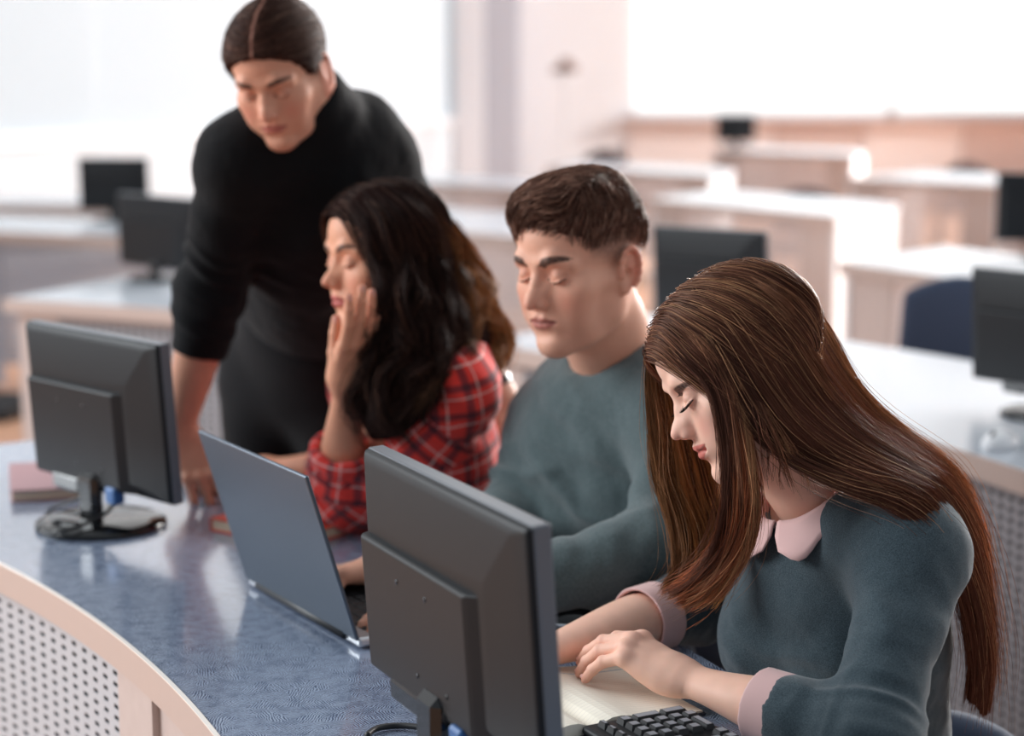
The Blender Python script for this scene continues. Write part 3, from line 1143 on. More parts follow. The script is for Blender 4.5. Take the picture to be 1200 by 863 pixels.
def arc_slab(r0, r1, a0, a1, z0, z1, n=48, c=CC):
    mb = MB()
    P, Q = arc_pts(r0, a0, a1, n, c), arc_pts(r1, a0, a1, n, c)
    V, F = [], []
    for (p, q) in zip(P, Q):
        V += [(*p, z0), (*q, z0), (*q, z1), (*p, z1)]
    for i in range(n - 1):
        for k in range(4):
            F.append((i * 4 + k, i * 4 + (k + 1) % 4, (i + 1) * 4 + (k + 1) % 4, (i + 1) * 4 + k)[::-1])
    F.append((0, 1, 2, 3)[::-1]); F.append(tuple((n - 1) * 4 + k for k in (0, 1, 2, 3)))
    mb.add(V, F)
    return mb


def perforated(S, z0, z1, pitch, hole, px=None, hx=None):
    """sheet with a grid of square holes; S(s) gives the place s metres along it; returns a builder"""
    def make(L):
        mb = MB()
        px_, hx_ = px or pitch, hx or hole
        nx, nz = int(L / px_), int((z1 - z0) / pitch)
        mx, mz = (L - nx * px_) / 2, (z1 - z0 - nz * pitch) / 2
        xs = [0.0]; zs = [z0]
        for i in range(nx):
            a = mx + i * px_ + (px_ - hx_) / 2; xs += [a, a + hx_]
        xs.append(L)
        for i in range(nz):
            a = z0 + mz + i * pitch + (pitch - hole) / 2; zs += [a, a + hole]
        zs.append(z1)
        V = [(*S(x), z) for x in xs for z in zs]
        m = len(zs)
        F = []
        for i in range(len(xs) - 1):
            for j in range(m - 1):
                if i % 2 == 1 and j % 2 == 1 and i < len(xs) - 2 and j < m - 2 + 1 and j <= 2 * nz - 1: continue
                F.append((i * m + j, (i + 1) * m + j, (i + 1) * m + j + 1, i * m + j + 1))
        mb.add(V, F)
        return mb
    return make


def solid(o, t=0.0015):
    m = o.modifiers.new('thickness', 'SOLIDIFY'); m.thickness = t; m.offset = 0
    return o


def arc_perf(r, a0, a1, z0, z1, pitch, hole, name, m, parent, c=CC, px=None, hx=None):
    L = abs(math.radians(a1 - a0)) * r
    sg = 1 if a1 > a0 else -1

    def S(s):
        a = math.radians(a0) + sg * s / r
        return (c[0] + r * math.cos(a), c[1] + r * math.sin(a))
    return solid(perforated(S, z0, z1, pitch, hole, px, hx)(L).build(name, m, parent))


def rounded_top(r0, r1, a0, a1, z0, z1, rc=0.26):
    """table top whose outer far corner is rounded off"""
    n = 60
    P = arc_pts(r0, a0, a1, n)
    al = math.degrees(rc / r1)
    Q = arc_pts(r1, a1 - al, a0, n)
    # corner from the end line to the outer edge
    e = math.radians(a1)
    A = CC + (r1 - rc) * np.array([math.cos(e), math.sin(e)])
    B = np.array(Q[0])
    K = CC + r1 * np.array([math.cos(e), math.sin(e)])
    arc = [tuple((1 - t) ** 2 * A + 2 * t * (1 - t) * K + t * t * B) for t in np.linspace(0, 1, 10)]
    poly = P + arc + Q[1:]
    return poly


A_END = 52.5
desk = empty('curved_desk')
tag(desk, 'curved front desk with blue textured top and beige rim, its people seated behind it', 'desk')
R0, R1 = 3.246, 3.890
poly = rounded_top(R0, R1, -6, A_END, 0.72, 0.75)
MB().prism(poly[::-1] if False else poly, 0.722, 0.75).build('tabletop', M_BLUETOP, desk)
# rim: a beige band along the inner curve, its highlight modelled as a strip
def band(r, a0, a1, z0, z1, th, name, m, parent, n=80, c=CC):
    return arc_slab(r - th, r, a0, a1, z0, z1, n, c).build(name, m, parent)
band(R0, -6, A_END, 0.705, 0.7505, 0.006, 'edge_band', M_BAND, desk)
arc_slab(R0 - 0.0075, R0 - 0.0015, -6, A_END, 0.7505, 0.7522, 80).build('edge_highlight_strip', mat('pale_highlight', srgb(240, 232, 224), rough=0.25), desk)
RP = R0 + 0.014
arc_perf(RP, 31.3, A_END - 0.6, 0.10, 0.706, 0.0162, 0.0068, 'perforated_panel', M_PERF, desk, px=0.040, hx=0.017)
arc_slab(RP + 0.012, RP + 0.016, 31.3, A_END - 0.6, 0.06, 0.706, 40).build('shade_sheet', M_SHADEIN, desk)  # added dark sheet: makes the holes look shaded from behind
arc_slab(RP - 0.006, RP + 0.03, 28.9, 31.3, 0.02, 0.706, 6).build('post', M_BEIGE, desk)
arc_slab(RP + 0.004, RP + 0.02, 27.9, 28.9, 0.02, 0.706, 5).build('post', M_BEIGE, desk)
arc_slab(RP - 0.004, RP + 0.02, 12, 27.8, 0.02, 0.706, 30).build('front_panel', M_BEIGE, desk)
arc_perf(RP, -6, 12, 0.10, 0.706, 0.0162, 0.0068, 'perforated_panel', M_PERF, desk, px=0.040, hx=0.017)
arc_slab(RP - 0.004, RP + 0.02, 31.3, A_END - 0.6, 0.02, 0.10, 30).build('plinth', M_BEIGE, desk)
e_ = math.radians(A_END - 0.8)
sp = MB(); u_ = np.array([math.cos(e_), math.sin(e_)]); v_ = np.array([-u_[1], u_[0]])
A_, B_ = CC + u_ * (RP + 0.01), CC + u_ * (R1 - 0.2)
sp.prism([tuple(A_), tuple(B_), tuple(B_ + v_ * 0.02), tuple(A_ + v_ * 0.02)], 0.0, 0.722)
sp.build('side_panel', M_BEIGE, desk)
for ang in (-5, 14, 30, 44):
    e_ = math.radians(ang); u_ = np.array([math.cos(e_), math.sin(e_)]); v_ = np.array([-u_[1], u_[0]])
    A_, B_ = CC + u_ * (RP + 0.04), CC + u_ * (R0 + 0.30)
    MB().prism([tuple(A_), tuple(B_), tuple(B_ + v_ * 0.02), tuple(A_ + v_ * 0.02)], 0.0, 0.722).build('support_panel', M_BEIGE, desk)


# second row, a longer curve behind them
def fit_row2():
    P = [on(*p)[:2] for p in [(20, 349), (209, 365), (600, 408), (1050, 500), (1137, 531), (1200, 557)]]
    P = np.array(P); A = np.c_[2 * P, np.ones(len(P))]; b = (P ** 2).sum(1)
    s = np.linalg.lstsq(A, b, rcond=None)[0]
    return s[:2], math.sqrt(s[2] + s[0] ** 2 + s[1] ** 2)


C2, RR2 = fit_row2()
print('row2', C2, RR2)


def ang_of(px, py, c):
    p = on(px, py)[:2] - c
    return math.degrees(math.atan2(p[1], p[0]))


def row_desk(c, r0, r1, a0, a1, label, top=M_GREYTOP, pitch=0.022, hole=0.011, zt=0.75, perf=M_PERF):
    d = empty('curved_desk')
    tag(d, label, 'desk')
    perf = mat('shaded_grey_metal', srgb(150, 151, 157), rough=0.5)  # darker copy of the panel grey, this row's shade put into the colour
    arc_slab(r0, r1, a0, a1, zt - 0.028, zt, 60, c).build('tabletop', top, d)
    arc_slab(r0 - 0.006, r0, a0, a1, zt - 0.045, zt + 0.001, 60, c).build('edge_band', M_BAND, d)
    aa = sorted((a0, a1))
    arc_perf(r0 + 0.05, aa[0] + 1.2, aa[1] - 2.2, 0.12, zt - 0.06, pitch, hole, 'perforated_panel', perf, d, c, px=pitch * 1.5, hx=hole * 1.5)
    arc_slab(r0 + 0.068, r0 + 0.072, aa[0] + 1.2, aa[1] - 2.2, 0.12, zt - 0.06, 40, c).build('shade_sheet', M_SHADEIN, d)  # dark sheet standing in for the shade behind the holes
    arc_slab(r0 + 0.045, r0 + 0.07, aa[1] - 2.2, aa[1] - 0.3, 0, zt - 0.03, 6, c).build('post', M_BEIGE, d)
    arc_slab(r0 + 0.045, r0 + 0.07, aa[0] + 0.3, aa[0] + 1.2, 0, zt - 0.03, 6, c).build('post', M_BEIGE, d)
    arc_slab(r0 + 0.045, r0 + 0.07, aa[0] + 1.2, aa[1] - 2.2, zt - 0.06, zt - 0.03, 40, c).build('top_rail', M_BEIGE, d)
    arc_slab(r0 + 0.045, r0 + 0.07, aa[0] + 1.2, aa[1] - 2.2, 0.02, 0.12, 40, c).build('plinth', M_BEIGE, d)
    for a in (aa[0] + 0.3, aa[1] - 0.9):
        arc_slab(r0 + 0.08, r1 - 0.06, a, a + 0.35, 0, zt - 0.03, 4, c).build('side_panel', M_WHITEP, d)
    return d


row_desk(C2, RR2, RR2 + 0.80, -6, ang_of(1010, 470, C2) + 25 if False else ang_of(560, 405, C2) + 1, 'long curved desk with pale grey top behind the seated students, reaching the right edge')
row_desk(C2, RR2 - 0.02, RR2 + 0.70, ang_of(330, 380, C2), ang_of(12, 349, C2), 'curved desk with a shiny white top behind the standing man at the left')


def straight_desk(P0, P1, depth, label, zt=0.75, endw=0.03, front=None, name='computer_desk', low=0.0, perf=True, skew=None, grey=False):
    """P0-P1: the edge nearest the camera (left to right)"""
    P0, P1 = np.array(P0[:2], float), np.array(P1[:2], float)
    u = unit(P1 - P0); v = np.array([-u[1], u[0]])
    if v[1] < 0: v = -v
    if skew is not None: v = unit(np.array(skew))
    L = np.linalg.norm(P1 - P0)
    d = empty(name); tag(d, label, 'desk')
    mf = mat('grey_desk_panel', srgb(164, 166, 176), rough=0.5) if grey else M_BEIGE
    mp = mf if grey else mat('pink_grey_metal', srgb(212, 200, 198), rough=0.5)

    def quad(a0, a1, b0, b1, z0, z1, nm, m):
        P = [P0 + u * a0 + v * b0, P0 + u * a1 + v * b0, P0 + u * a1 + v * b1, P0 + u * a0 + v * b1]
        return MB().prism([tuple(p) for p in P], z0, z1).build(nm, m, d)
    quad(0, L, 0, depth, zt - 0.03, zt, 'tabletop', M_GREYTOP)
    quad(0, L, -0.006, 0, zt - 0.05, zt + 0.001, 'edge_band', M_BAND)
    quad(0.03, 0.28, 0.05, 0.075, 0.02, zt - 0.03, 'front_panel', mf)
    quad(L - 0.28, L - 0.03, 0.05, 0.075, 0.02, zt - 0.03, 'front_panel', mf)
    S = lambda s: tuple(P0 + u * (0.28 + s) + v * 0.06)
    solid(perforated(S, 0.12, zt - 0.04, 0.03, 0.014)(L - 0.56).build('perforated_panel', mp, d))
    quad(0, 0.03, 0.04, depth - 0.05, 0.0, zt - 0.03, 'side_panel', M_WHITEP)
    quad(L - 0.03, L, 0.04, depth - 0.05, 0.0, zt - 0.03, 'side_panel', M_WHITEP)
    return d


SK = (0.56, 0.64)
straight_desk(on(984, 307), on(1330, 356), 0.85, 'pale desk behind the dark blue chair, its near corner pointing at the aisle', skew=SK)
straight_desk(on(760, 233), on(978, 253), 1.0, 'pale desk in mid room whose white end panel is lit from the window', skew=(0.48, 0.8))
straight_desk(on(990, 208), on(1168, 217), 1.1, 'far pale desk with a glaring top in front of the pink panelling', skew=SK)
straight_desk(on(1172, 213), on(1420, 222), 1.1, 'far pale desk cut by the right edge of the photo', skew=SK)
straight_desk(on(640, 196), on(832, 206), 1.0, 'far pale desk right of the column with a small glaring patch', skew=(0.3, 1))
straight_desk(on(835, 176), on(1000, 182), 1.0, 'farthest pale desk under the big window', skew=(0.3, 1))
straight_desk(on(430, 262), on(700, 286), 1.2, 'pale desk with perforated front seen between the checked shirt woman and the young man', skew=(0.2, 1))
straight_desk(on(-60, 269), on(250, 283), 0.95, 'grey sided desk at the far left in front of the white parapet', skew=(-0.1, 1), grey=True)
straight_desk(on(-60, 240), on(280, 243), 0.8, 'farthest desk at the left holding the small black monitor', skew=(-0.1, 1), grey=True)
straight_desk(on(420, 210), on(628, 222), 1.0, 'far pale desk in front of the grey column', skew=(0.1, 1))

# slim white stand with a dried flower head in front of the pier
def plant_stand():
    c = at(662, 170, 19.6)
    t = empty('plant_stand', (c[0], c[1], 0))
    tag(t, 'tall slim white stand with a brown dried flower head right of the grey column', 'plant')
    MB().lathe([(0.16, 0), (0.16, 0.02), (0.03, 0.04), (0.016, 0.08), (0.016, 1.36), (0.05, 1.40), (0.055, 1.46), (0.04, 1.47)], 20).build('stand', M_WHITEP, t)
    mb = MB(); rg = random.Random(4)
    for i in range(60):
        a, b = rg.uniform(0, 6.28), rg.uniform(-0.2, 1.4)
        d = np.array([math.cos(a) * math.cos(b), math.sin(a) * math.cos(b), math.sin(b)])
        L = rg.uniform(0.10, 0.17)
        mb.tube([(0, 0, 1.46), d * L * 0.5 + [0, 0, 1.48], d * L + [0, 0, 1.46]], [0.006, 0.018, 0.003], 5)
    mb.build('flower_head', mat('dried_flower', srgb(150, 124, 116), rough=0.9), t)


plant_stand()

c_ = on(-42, 474, 0.04)
o_ = MB().box((-0.30, -0.20, 0), (0.30, 0.20, 0.07), 0.02).build('floor_socket_box', mat('matt_black', srgb(24, 24, 27), rough=0.6))
o_.location = (c_[0], c_[1], 0.0); o_.rotation_euler = (0, 0, -0.2)
tag(o_, 'flat black box lying on the orange wood floor at the left edge', 'floor box')
# ---------------------------------------------------------------- computers and small things
M_BLACK = mat('black_plastic', srgb(20, 23, 27), rough=0.48, spec=0.28, bump=(1400, 0.25, 0.0003))
M_GLOSS = mat('gloss_black', srgb(14, 15, 17), rough=0.08, spec=0.6)
M_SCREEN = mat('dark_screen', srgb(12, 13, 16), rough=0.15)
M_EDGE = mat('satin_grey_bezel', srgb(92, 98, 106), rough=0.3, spec=0.6)
M_CABLE = mat('black_cable', srgb(24, 24, 26), rough=0.4)
M_BLUEP = mat('blue_plug', srgb(40, 92, 150), rough=0.4)
M_ALU = mat('grey_aluminium', srgb(84, 94, 106), rough=0.36, metal=0.6, bump=(2500, 0.1, 0.0001))
M_ALU2 = mat('bright_aluminium', srgb(196, 199, 204), rough=0.3, metal=0.7)
M_KEY = mat('black_keycap', srgb(36, 37, 40), rough=0.5)


def loft(rects, mb, cap0=True, cap1=True, mi=0):
    """rects: list of (x0, x1, z0, z1, y) with rounded look from several steps"""
    V, F = [], []
    for (x0, x1, z0, z1, y) in rects:
        V += [(x0, y, z0), (x1, y, z0), (x1, y, z1), (x0, y, z1)]
    for i in range(len(rects) - 1):
        for k in range(4):
            F.append((i * 4 + k, (i + 1) * 4 + k, (i + 1) * 4 + (k + 1) % 4, i * 4 + (k + 1) % 4)[::-1])
    if cap0: F.append((0, 1, 2, 3)[::-1])
    n = (len(rects) - 1) * 4
    if cap1: F.append((n, n + 1, n + 2, n + 3))
    return mb.add(V, F, mi)


def bevel(o, w=0.003, seg=3, ang=30):
    m = o.modifiers.new('edges', 'BEVEL'); m.width = w; m.segments = seg; m.limit_method = 'ANGLE'; m.angle_limit = math.radians(ang)
    m.harden_normals = False
    return o


def monitor(loc, rz, label, W=0.40, H=0.262, zb=0.075, tilt=5, group=None, detail=True, base_r=0.108):
    """back of the screen faces local -y; loc is the middle of the base on the desk"""
    t = empty('computer_monitor', loc, rz)
    tag(t, label, 'monitor', group)
    Mt = Matrix.Translation((0, 0, zb)) @ Matrix.Rotation(math.radians(tilt), 4, 'X')

    def put(mb, name, m, bv=None):
        o = mb.build(name, m, t)
        o.matrix_local = Mt
        if bv: bevel(o, *bv)
        return o
    w = W / 2
    bz = MB().box((-w, 0.0, 0), (w, 0.020, H))
    o = put(bz, 'bezel', M_EDGE, (0.003, 3))
    sc = MB().box((-w + 0.014, 0.0195, 0.018), (w - 0.014, 0.0212, H - 0.014))
    put(sc, 'screen', M_SCREEN)
    sh = MB()
    loft([(-w + 0.001, w - 0.001, 0.002, H - 0.001, 0.0005), (-w + 0.004, w - 0.004, 0.004, H - 0.003, -0.006),
          (-w + 0.012, w - 0.030, 0.012, H - 0.012, -0.009), (-w + 0.030, w - 0.080, 0.024, H - 0.070, -0.018), (-w + 0.036, w - 0.092, 0.030, H - 0.090, -0.019)], sh, cap0=False)
    o = put(sh, 'back_shell', M_BLACK, (0.012, 4, 8))
    o.data.polygons.foreach_set('use_smooth', [True] * len(o.data.polygons))
    rp = MB()
    loft([(-w + 0.028, w - 0.078, 0.008, H - 0.086, -0.012), (-w + 0.029, w - 0.106, 0.010, H - 0.088, -0.0255), (-w + 0.032, w - 0.112, 0.014, H - 0.091, -0.028)], rp, cap0=False)
    o = put(rp, 'rear_cover', M_BLACK, (0.003, 3, 30))
    if detail:
        for (x, z) in ((-0.075, H - 0.118), (0.0, H - 0.118), (-0.035, 0.040), (0.040, 0.040)):
            put(MB().lathe([(0.0001, -0.001), (0.0028, -0.001), (0.0028, 0.0006), (0.0001, 0.0006)], 12, M=Matrix.Translation((x, -0.0282, z)) @ Matrix.Rotation(math.radians(90), 4, 'X')), 'screw', M_GLOSS)
        put(MB().box((0.050, -0.034, -0.012), (0.078, -0.012, 0.016), 0.003), 'video_plug', M_BLUEP)
        put(MB().box((-0.120, -0.030, -0.014), (-0.030, -0.006, 0.020), 0.008), 'power_housing', M_GLOSS)
    # neck and foot
    nk = MB().box((-0.026, -0.040, 0.012), (0.026, -0.016, zb + 0.030), 0.009)
    nk.build('neck', M_GLOSS, t)
    MB().tube([(-0.034, -0.018, zb + 0.012), (0.034, -0.018, zb + 0.012)], 0.013, 16).build('hinge', M_BLACK, t)
    b = base_r
    MB().lathe([(b * 0.99, 0.0), (b, 0.004), (b * 0.985, 0.009), (b * 0.86, 0.014), (b * 0.5, 0.017), (0.001, 0.018)], 48, M=Matrix.Translation((0, -0.010, 0))).build('foot', M_GLOSS, t)
    return t


def ang2(p, q):
    return math.atan2(q[1] - p[1], q[0] - p[0])


def mon_from_top(pa, pb, ztop, label, **kw):
    """pa, pb: pixels of the top edge's two ends"""
    a, b = on(*pa, ztop), on(*pb, ztop)
    W = float(np.linalg.norm(b - a))
    rz = ang2(a, b)
    mid = (a + b) / 2
    H = kw.get('H', 0.262); tilt = kw.get('tilt', 5); zb = ztop - 0.75 - H * math.cos(math.radians(tilt))
    back = np.array([math.sin(rz), -math.cos(rz)])    # local -y
    th = math.radians(tilt)
    base = mid[:2] + back * (-0.0) - back * H * math.sin(th) if tilt > 0 else mid[:2]
    kw['zb'] = zb
    return monitor((base[0], base[1], 0.75), rz, label, W=W, **kw)


mon_from_top((430, 524), (624, 618), 1.085, 'largest black monitor seen from behind in front of the brown haired woman', tilt=4, H=0.250)
mon_from_top((31, 376), (187, 404), 1.075, 'black monitor seen from behind at the left end of the blue desk', tilt=4)
mon_from_top((1139, 313), (1340, 333), 1.06, 'black monitor cut by the right edge, on the pale curved desk', tilt=4, H=0.255)
mon_from_top((765, 264), (897, 272), 1.06, 'black monitor between the heads of the young man and the brown haired woman', tilt=4, detail=False)
mon_from_top((138, 226), (232, 234), 1.05, 'black monitor on the shiny white desk beside the standing man', tilt=2, detail=False)
mon_from_top((91, 185), (173, 185), 1.06, 'smallest black monitor at the far left below the blinds', tilt=2, detail=False)
mon_from_top((838, 138), (880, 138), 1.06, 'tiny dark monitor on the farthest desk under the big window', tilt=2, detail=False, W=None) if False else None
a_ = on(862, 173.5, 0.75)
monitor((a_[0], a_[1], 0.75), 0.0, 'tiny dark monitor on the farthest desk under the big window', W=0.37, H=0.25, zb=0.06, tilt=2, detail=False)
a_ = on(1228, 302, 0.75)
monitor((a_[0], a_[1], 0.75), -0.25, 'dark monitor cut by the right edge above the pale corner desk', W=0.42, H=0.28, zb=0.06, tilt=2, detail=False)


# ---- laptop
def laptop():
    a, b = on(291, 682, 0.757), on(421, 757, 0.757)
    W = float(np.linalg.norm(b - a)); rz = ang2(a, b)
    mid = (a + b) / 2
    t = empty('laptop', (mid[0], mid[1], 0.75), rz)
    tag(t, 'open grey laptop seen from behind its lid, under the hands of the young man', 'laptop')
    w = W / 2; D = 0.245
    o = MB().box((-w, 0.0, 0.003), (w, D, 0.016)).build('base', M_ALU2, t); bevel(o, 0.004, 3)
    MB().box((-w + 0.03, 0.022, 0.0155), (w - 0.03, 0.135, 0.0163)).build('keyboard_well', M_KEY, t)
    k = MB()
    for r in range(6):
        n = 15
        for c in range(n):
            kw = (W - 0.064) / n
            x = -w + 0.032 + c * kw
            y = 0.024 + r * 0.0185
            if r == 5 and 4 <= c <= 8:
                if c == 4: k.box((x + .001, y + .001, 0.0163), (x + kw * 5 - .001, y + 0.0165, 0.0182), 0.0012)
                continue
            k.box((x + .0012, y + .001, 0.0163), (x + kw - .0012, y + 0.0165, 0.0182), 0.0012)
    k.build('keys', mat('laptop_key', srgb(30, 30, 33), rough=0.45), t)
    MB().box((-0.055, 0.150, 0.0158), (0.055, 0.225, 0.0164), 0.0002).build('touchpad', M_ALU, t)
    ML = Matrix.Translation((0, 0.002, 0.014)) @ Matrix.Rotation(math.radians(17), 4, 'X')
    o = MB().box((-w, -0.006, 0.0), (w, 0.0, 0.238)).build('lid', M_ALU, t); o.matrix_local = ML; bevel(o, 0.003, 3)
    s = MB().box((-w + 0.008, 0.0, 0.014), (w - 0.008, 0.0008, 0.230)).build('screen', M_SCREEN, t); s.matrix_local = ML
    h = MB().tube([(-w + 0.04, 0.0, 0.012), (w - 0.04, 0.0, 0.012)], 0.007, 12).build('hinge', M_KEY, t)
    return t


laptop()


# ---- keyboard
def keyboard():
    c0, c1 = on(680, 851, 0.765), on(790, 834, 0.765)       # the short far end, from the monitor side to the woman's side
    v = np.array([0.47, -0.883]); v = unit(v)                # long way, towards the camera
    u = np.array([-v[1], v[0]])                              # from the monitor towards the woman
    if np.dot(u, (c1 - c0)[:2]) < 0: u = -u
    t = empty('computer_keyboard', (c0[0], c0[1], 0.75), math.atan2(v[1], v[0]))
    tag(t, 'black computer keyboard with number pad beside the open notebook', 'keyboard')
    D = 0.138; L = 0.43
    Mk = Matrix.Rotation(0, 4, 'X')
    o = MB().box((0, 0, 0.004), (L, D, 0.016)).build('base', M_BLACK, t); bevel(o, 0.006, 4)
    ex = MB()
    P = 0.0187
    keys = []
    # number pad: four columns; then arrows, then the letters
    for r in range(6):
        y = 0.014 + r * 0.0187 + (0.006 if r > 0 else 0)
        for cidx in range(4):
            x = 0.010 + cidx * P
            if r == 0:
                keys.append((x, y, P, 0.012)); continue
            if cidx == 0 and r in (2, 3): 
                if r == 2: keys.append((x, y, P, P * 2))
                continue
            if cidx == 0 and r in (4, 5):
                if r == 4: keys.append((x, y, P, P * 2 - 0.004))
                continue
            if r == 5 and cidx == 3: continue
            if r == 5 and cidx == 2: keys.append((x, y, P * 2, P - 0.003)); continue
            keys.append((x, y, P, P))
        for cidx in range(3):
            x = 0.092 + cidx * P
            if r in (3,): continue
            if r == 4 and cidx != 1: continue
            keys.append((x, y, P, 0.012 if r == 0 else P))
        for cidx in range(14):
            x = 0.156 + cidx * P
            keys.append((x, y, P, 0.012 if r == 0 else P))
    k1, k2 = MB(), MB()
    for (x, y, w, h) in keys:
        loft2 = MB()
        z0, z1 = 0.015, 0.0225
        a = 0.0012; b = 0.0034
        V = [(x + a, y + a, z0), (x + w - a, y + a, z0), (x + w - a, y + h - a, z0), (x + a, y + h - a, z0),
             (x + b, y + b, z1), (x + w - b, y + b, z1), (x + w - b, y + h - b, z1), (x + b, y + h - b, z1)]
        k1.add(V, [(0, 1, 5, 4), (1, 2, 6, 5), (2, 3, 7, 6), (3, 0, 4, 7), (4, 5, 6, 7)])
        k2.add([(x + b + .001, y + b + .001, z1 + 0.0002), (x + w - b - .001, y + b + .001, z1 + 0.0002), (x + w - b - .001, y + h - b - .001, z1 + 0.0002), (x + b + .001, y + h - b - .001, z1 + 0.0002)], [(0, 1, 2, 3)])
    o = k1.build('keys', M_KEY, t)
    o2 = k2.build('key_tops', mat('key_top_sheen', srgb(150, 154, 162), rough=0.35, spec=0.6), t)  # paler than the keycaps: reflected light painted on their tops
    t.scale = (1, 1, 1)
    return t


keyboard()


# ---- paper
def paper_mat(name, lines=True, width=0.0070):
    m = mat(name, srgb(240, 228, 206), rough=0.85)
    nt = m.node_tree; N, L = nt.nodes, nt.links
    b = N['Principled BSDF']
    tc = N.new('ShaderNodeTexCoord'); sp = N.new('ShaderNodeSeparateXYZ'); L.new(tc.outputs['Object'], sp.inputs[0])
    def grid(out, per, th):
        a = N.new('ShaderNodeMath'); a.operation = 'MODULO'; a.inputs[1].default_value = per
        p = N.new('ShaderNodeMath'); p.operation = 'ADD'; p.inputs[1].default_value = 1.0
        L.new(out, p.inputs[0]); L.new(p.outputs[0], a.inputs[0])
        c = N.new('ShaderNodeMath'); c.operation = 'LESS_THAN'; c.inputs[1].default_value = th
        L.new(a.outputs[0], c.inputs[0]); return c.outputs[0]
    g = grid(sp.outputs[0], width, 0.0006)
    mx = N.new('ShaderNodeMix'); mx.data_type = 'RGBA'
    mx.inputs[6].default_value = srgb(244, 236, 220); mx.inputs[7].default_value = srgb(222, 214, 204)
    L.new(g, mx.inputs[0])
    hd = N.new('ShaderNodeMath'); hd.operation = 'COMPARE'; hd.inputs[1].default_value = 0.034; hd.inputs[2].default_value = 0.0010
    L.new(sp.outputs[0], hd.inputs[0])
    m2 = N.new('ShaderNodeMix'); m2.data_type = 'RGBA'; m2.inputs[7].default_value = srgb(150, 172, 190)
    L.new(hd.outputs[0], m2.inputs[0]); L.new(mx.outputs[2], m2.inputs[6]); L.new(m2.outputs[2], b.inputs['Base Color'])
    return m


def open_notebook():
    c = on(708, 769, 0.762)
    v = unit(np.array([0.47, -0.883])); u = np.array([v[1], -v[0]])   # u: towards the monitor
    if u[0] > 0: u = -u
    c = np.array([c[0], c[1]]) + np.array([0.01, 0.0])
    t = empty('open_notebook', (c[0], c[1], 0.75), math.atan2(v[1], v[0]))
    s = 1.0 if np.dot(np.array([-v[1], v[0]]), u) > 0 else -1.0
    tag(t, 'open ruled notebook with cream pages under the hand of the brown haired woman', 'notebook')
    MB().box((-0.003, 0, 0.0005), (0.213, s * 0.296, 0.003)).build('cover', mat('notebook_cover', srgb(60, 66, 80), rough=0.6), t)
    for k in (0, 1):
        V, F = [], []
        n = 14
        for i in range(n):
            q = i / (n - 1)
            y = (0.002 + 0.146 * q) if k == 0 else (0.148 + 0.146 * q)
            d = q if k else 1 - q         # distance from the spine, 0..1
            z = 0.003 + 0.009 * math.exp(-((d - 0.22) / 0.22) ** 2) * (0 if d < 0.02 else 1) + 0.005 * (1 - d) * min(1, d * 8) + 0.002
            V += [(0, s * y, 0.003), (0.21, s * y, 0.003), (0.21, s * y, z), (0, s * y, z)]
        for i in range(n - 1):
            for j in range(4):
                F.append((i * 4 + j, i * 4 + (j + 1) % 4, (i + 1) * 4 + (j + 1) % 4, (i + 1) * 4 + j))
        F += [(0, 1, 2, 3), tuple((n - 1) * 4 + j for j in (3, 2, 1, 0))]
        mb = MB().add(V, F)
        mb.build('pages', paper_mat('ruled_paper'), t)
    MB().box((0.052, s * 0.006, 0.0072), (0.0545, s * 0.146, 0.0095)).build('ribbon', mat('blue_ribbon', srgb(120, 150, 178), rough=0.6), t) if False else None
    return t


open_notebook()


def book(name, corner, u, w, h, th, color, label, pages=srgb(226, 205, 180), z=0.75):
    """closed notebook: corner, direction of its long side"""
    u = unit(np.array(u)); rz = math.atan2(u[1], u[0])
    t = empty(name, (corner[0], corner[1], z), rz)
    tag(t, label, 'notebook')
    mc = mat('cover_' + name + str(round(color[0], 3)), color, rough=0.55, bump=(500, 0.2, 0.0004))
    MB().box((0, 0, 0), (w, h, 0.003), 0.001).build('back_cover', mc, t)
    MB().box((0, 0, th - 0.003), (w, h, th), 0.001).build('front_cover', mc, t)
    MB().box((0.003, 0.003, 0.003), (w - 0.003, h - 0.001, th - 0.003)).build('pages', mat('page_block', pages, rough=0.9, noise=(900, srgb(205, 184, 160), 0.6)), t)
    MB().box((0, h - 0.003, 0.0), (w, h, th), 0.001).build('spine', mc, t)
    return t


pb = on(13, 590, 0.75)
book('closed_notebook', pb, (1, 0.28), 0.155, 0.24, 0.022, srgb(156, 118, 122), 'dusty pink closed notebook behind the left monitor')
rb = on(246, 622, 0.75) + np.array([0.16, -0.12, 0])
book('closed_notebook', rb, (0.60, 0.80), 0.285, 0.2, 0.022, srgb(214, 72, 48), 'orange red closed notebook partly hidden behind the laptop lid')


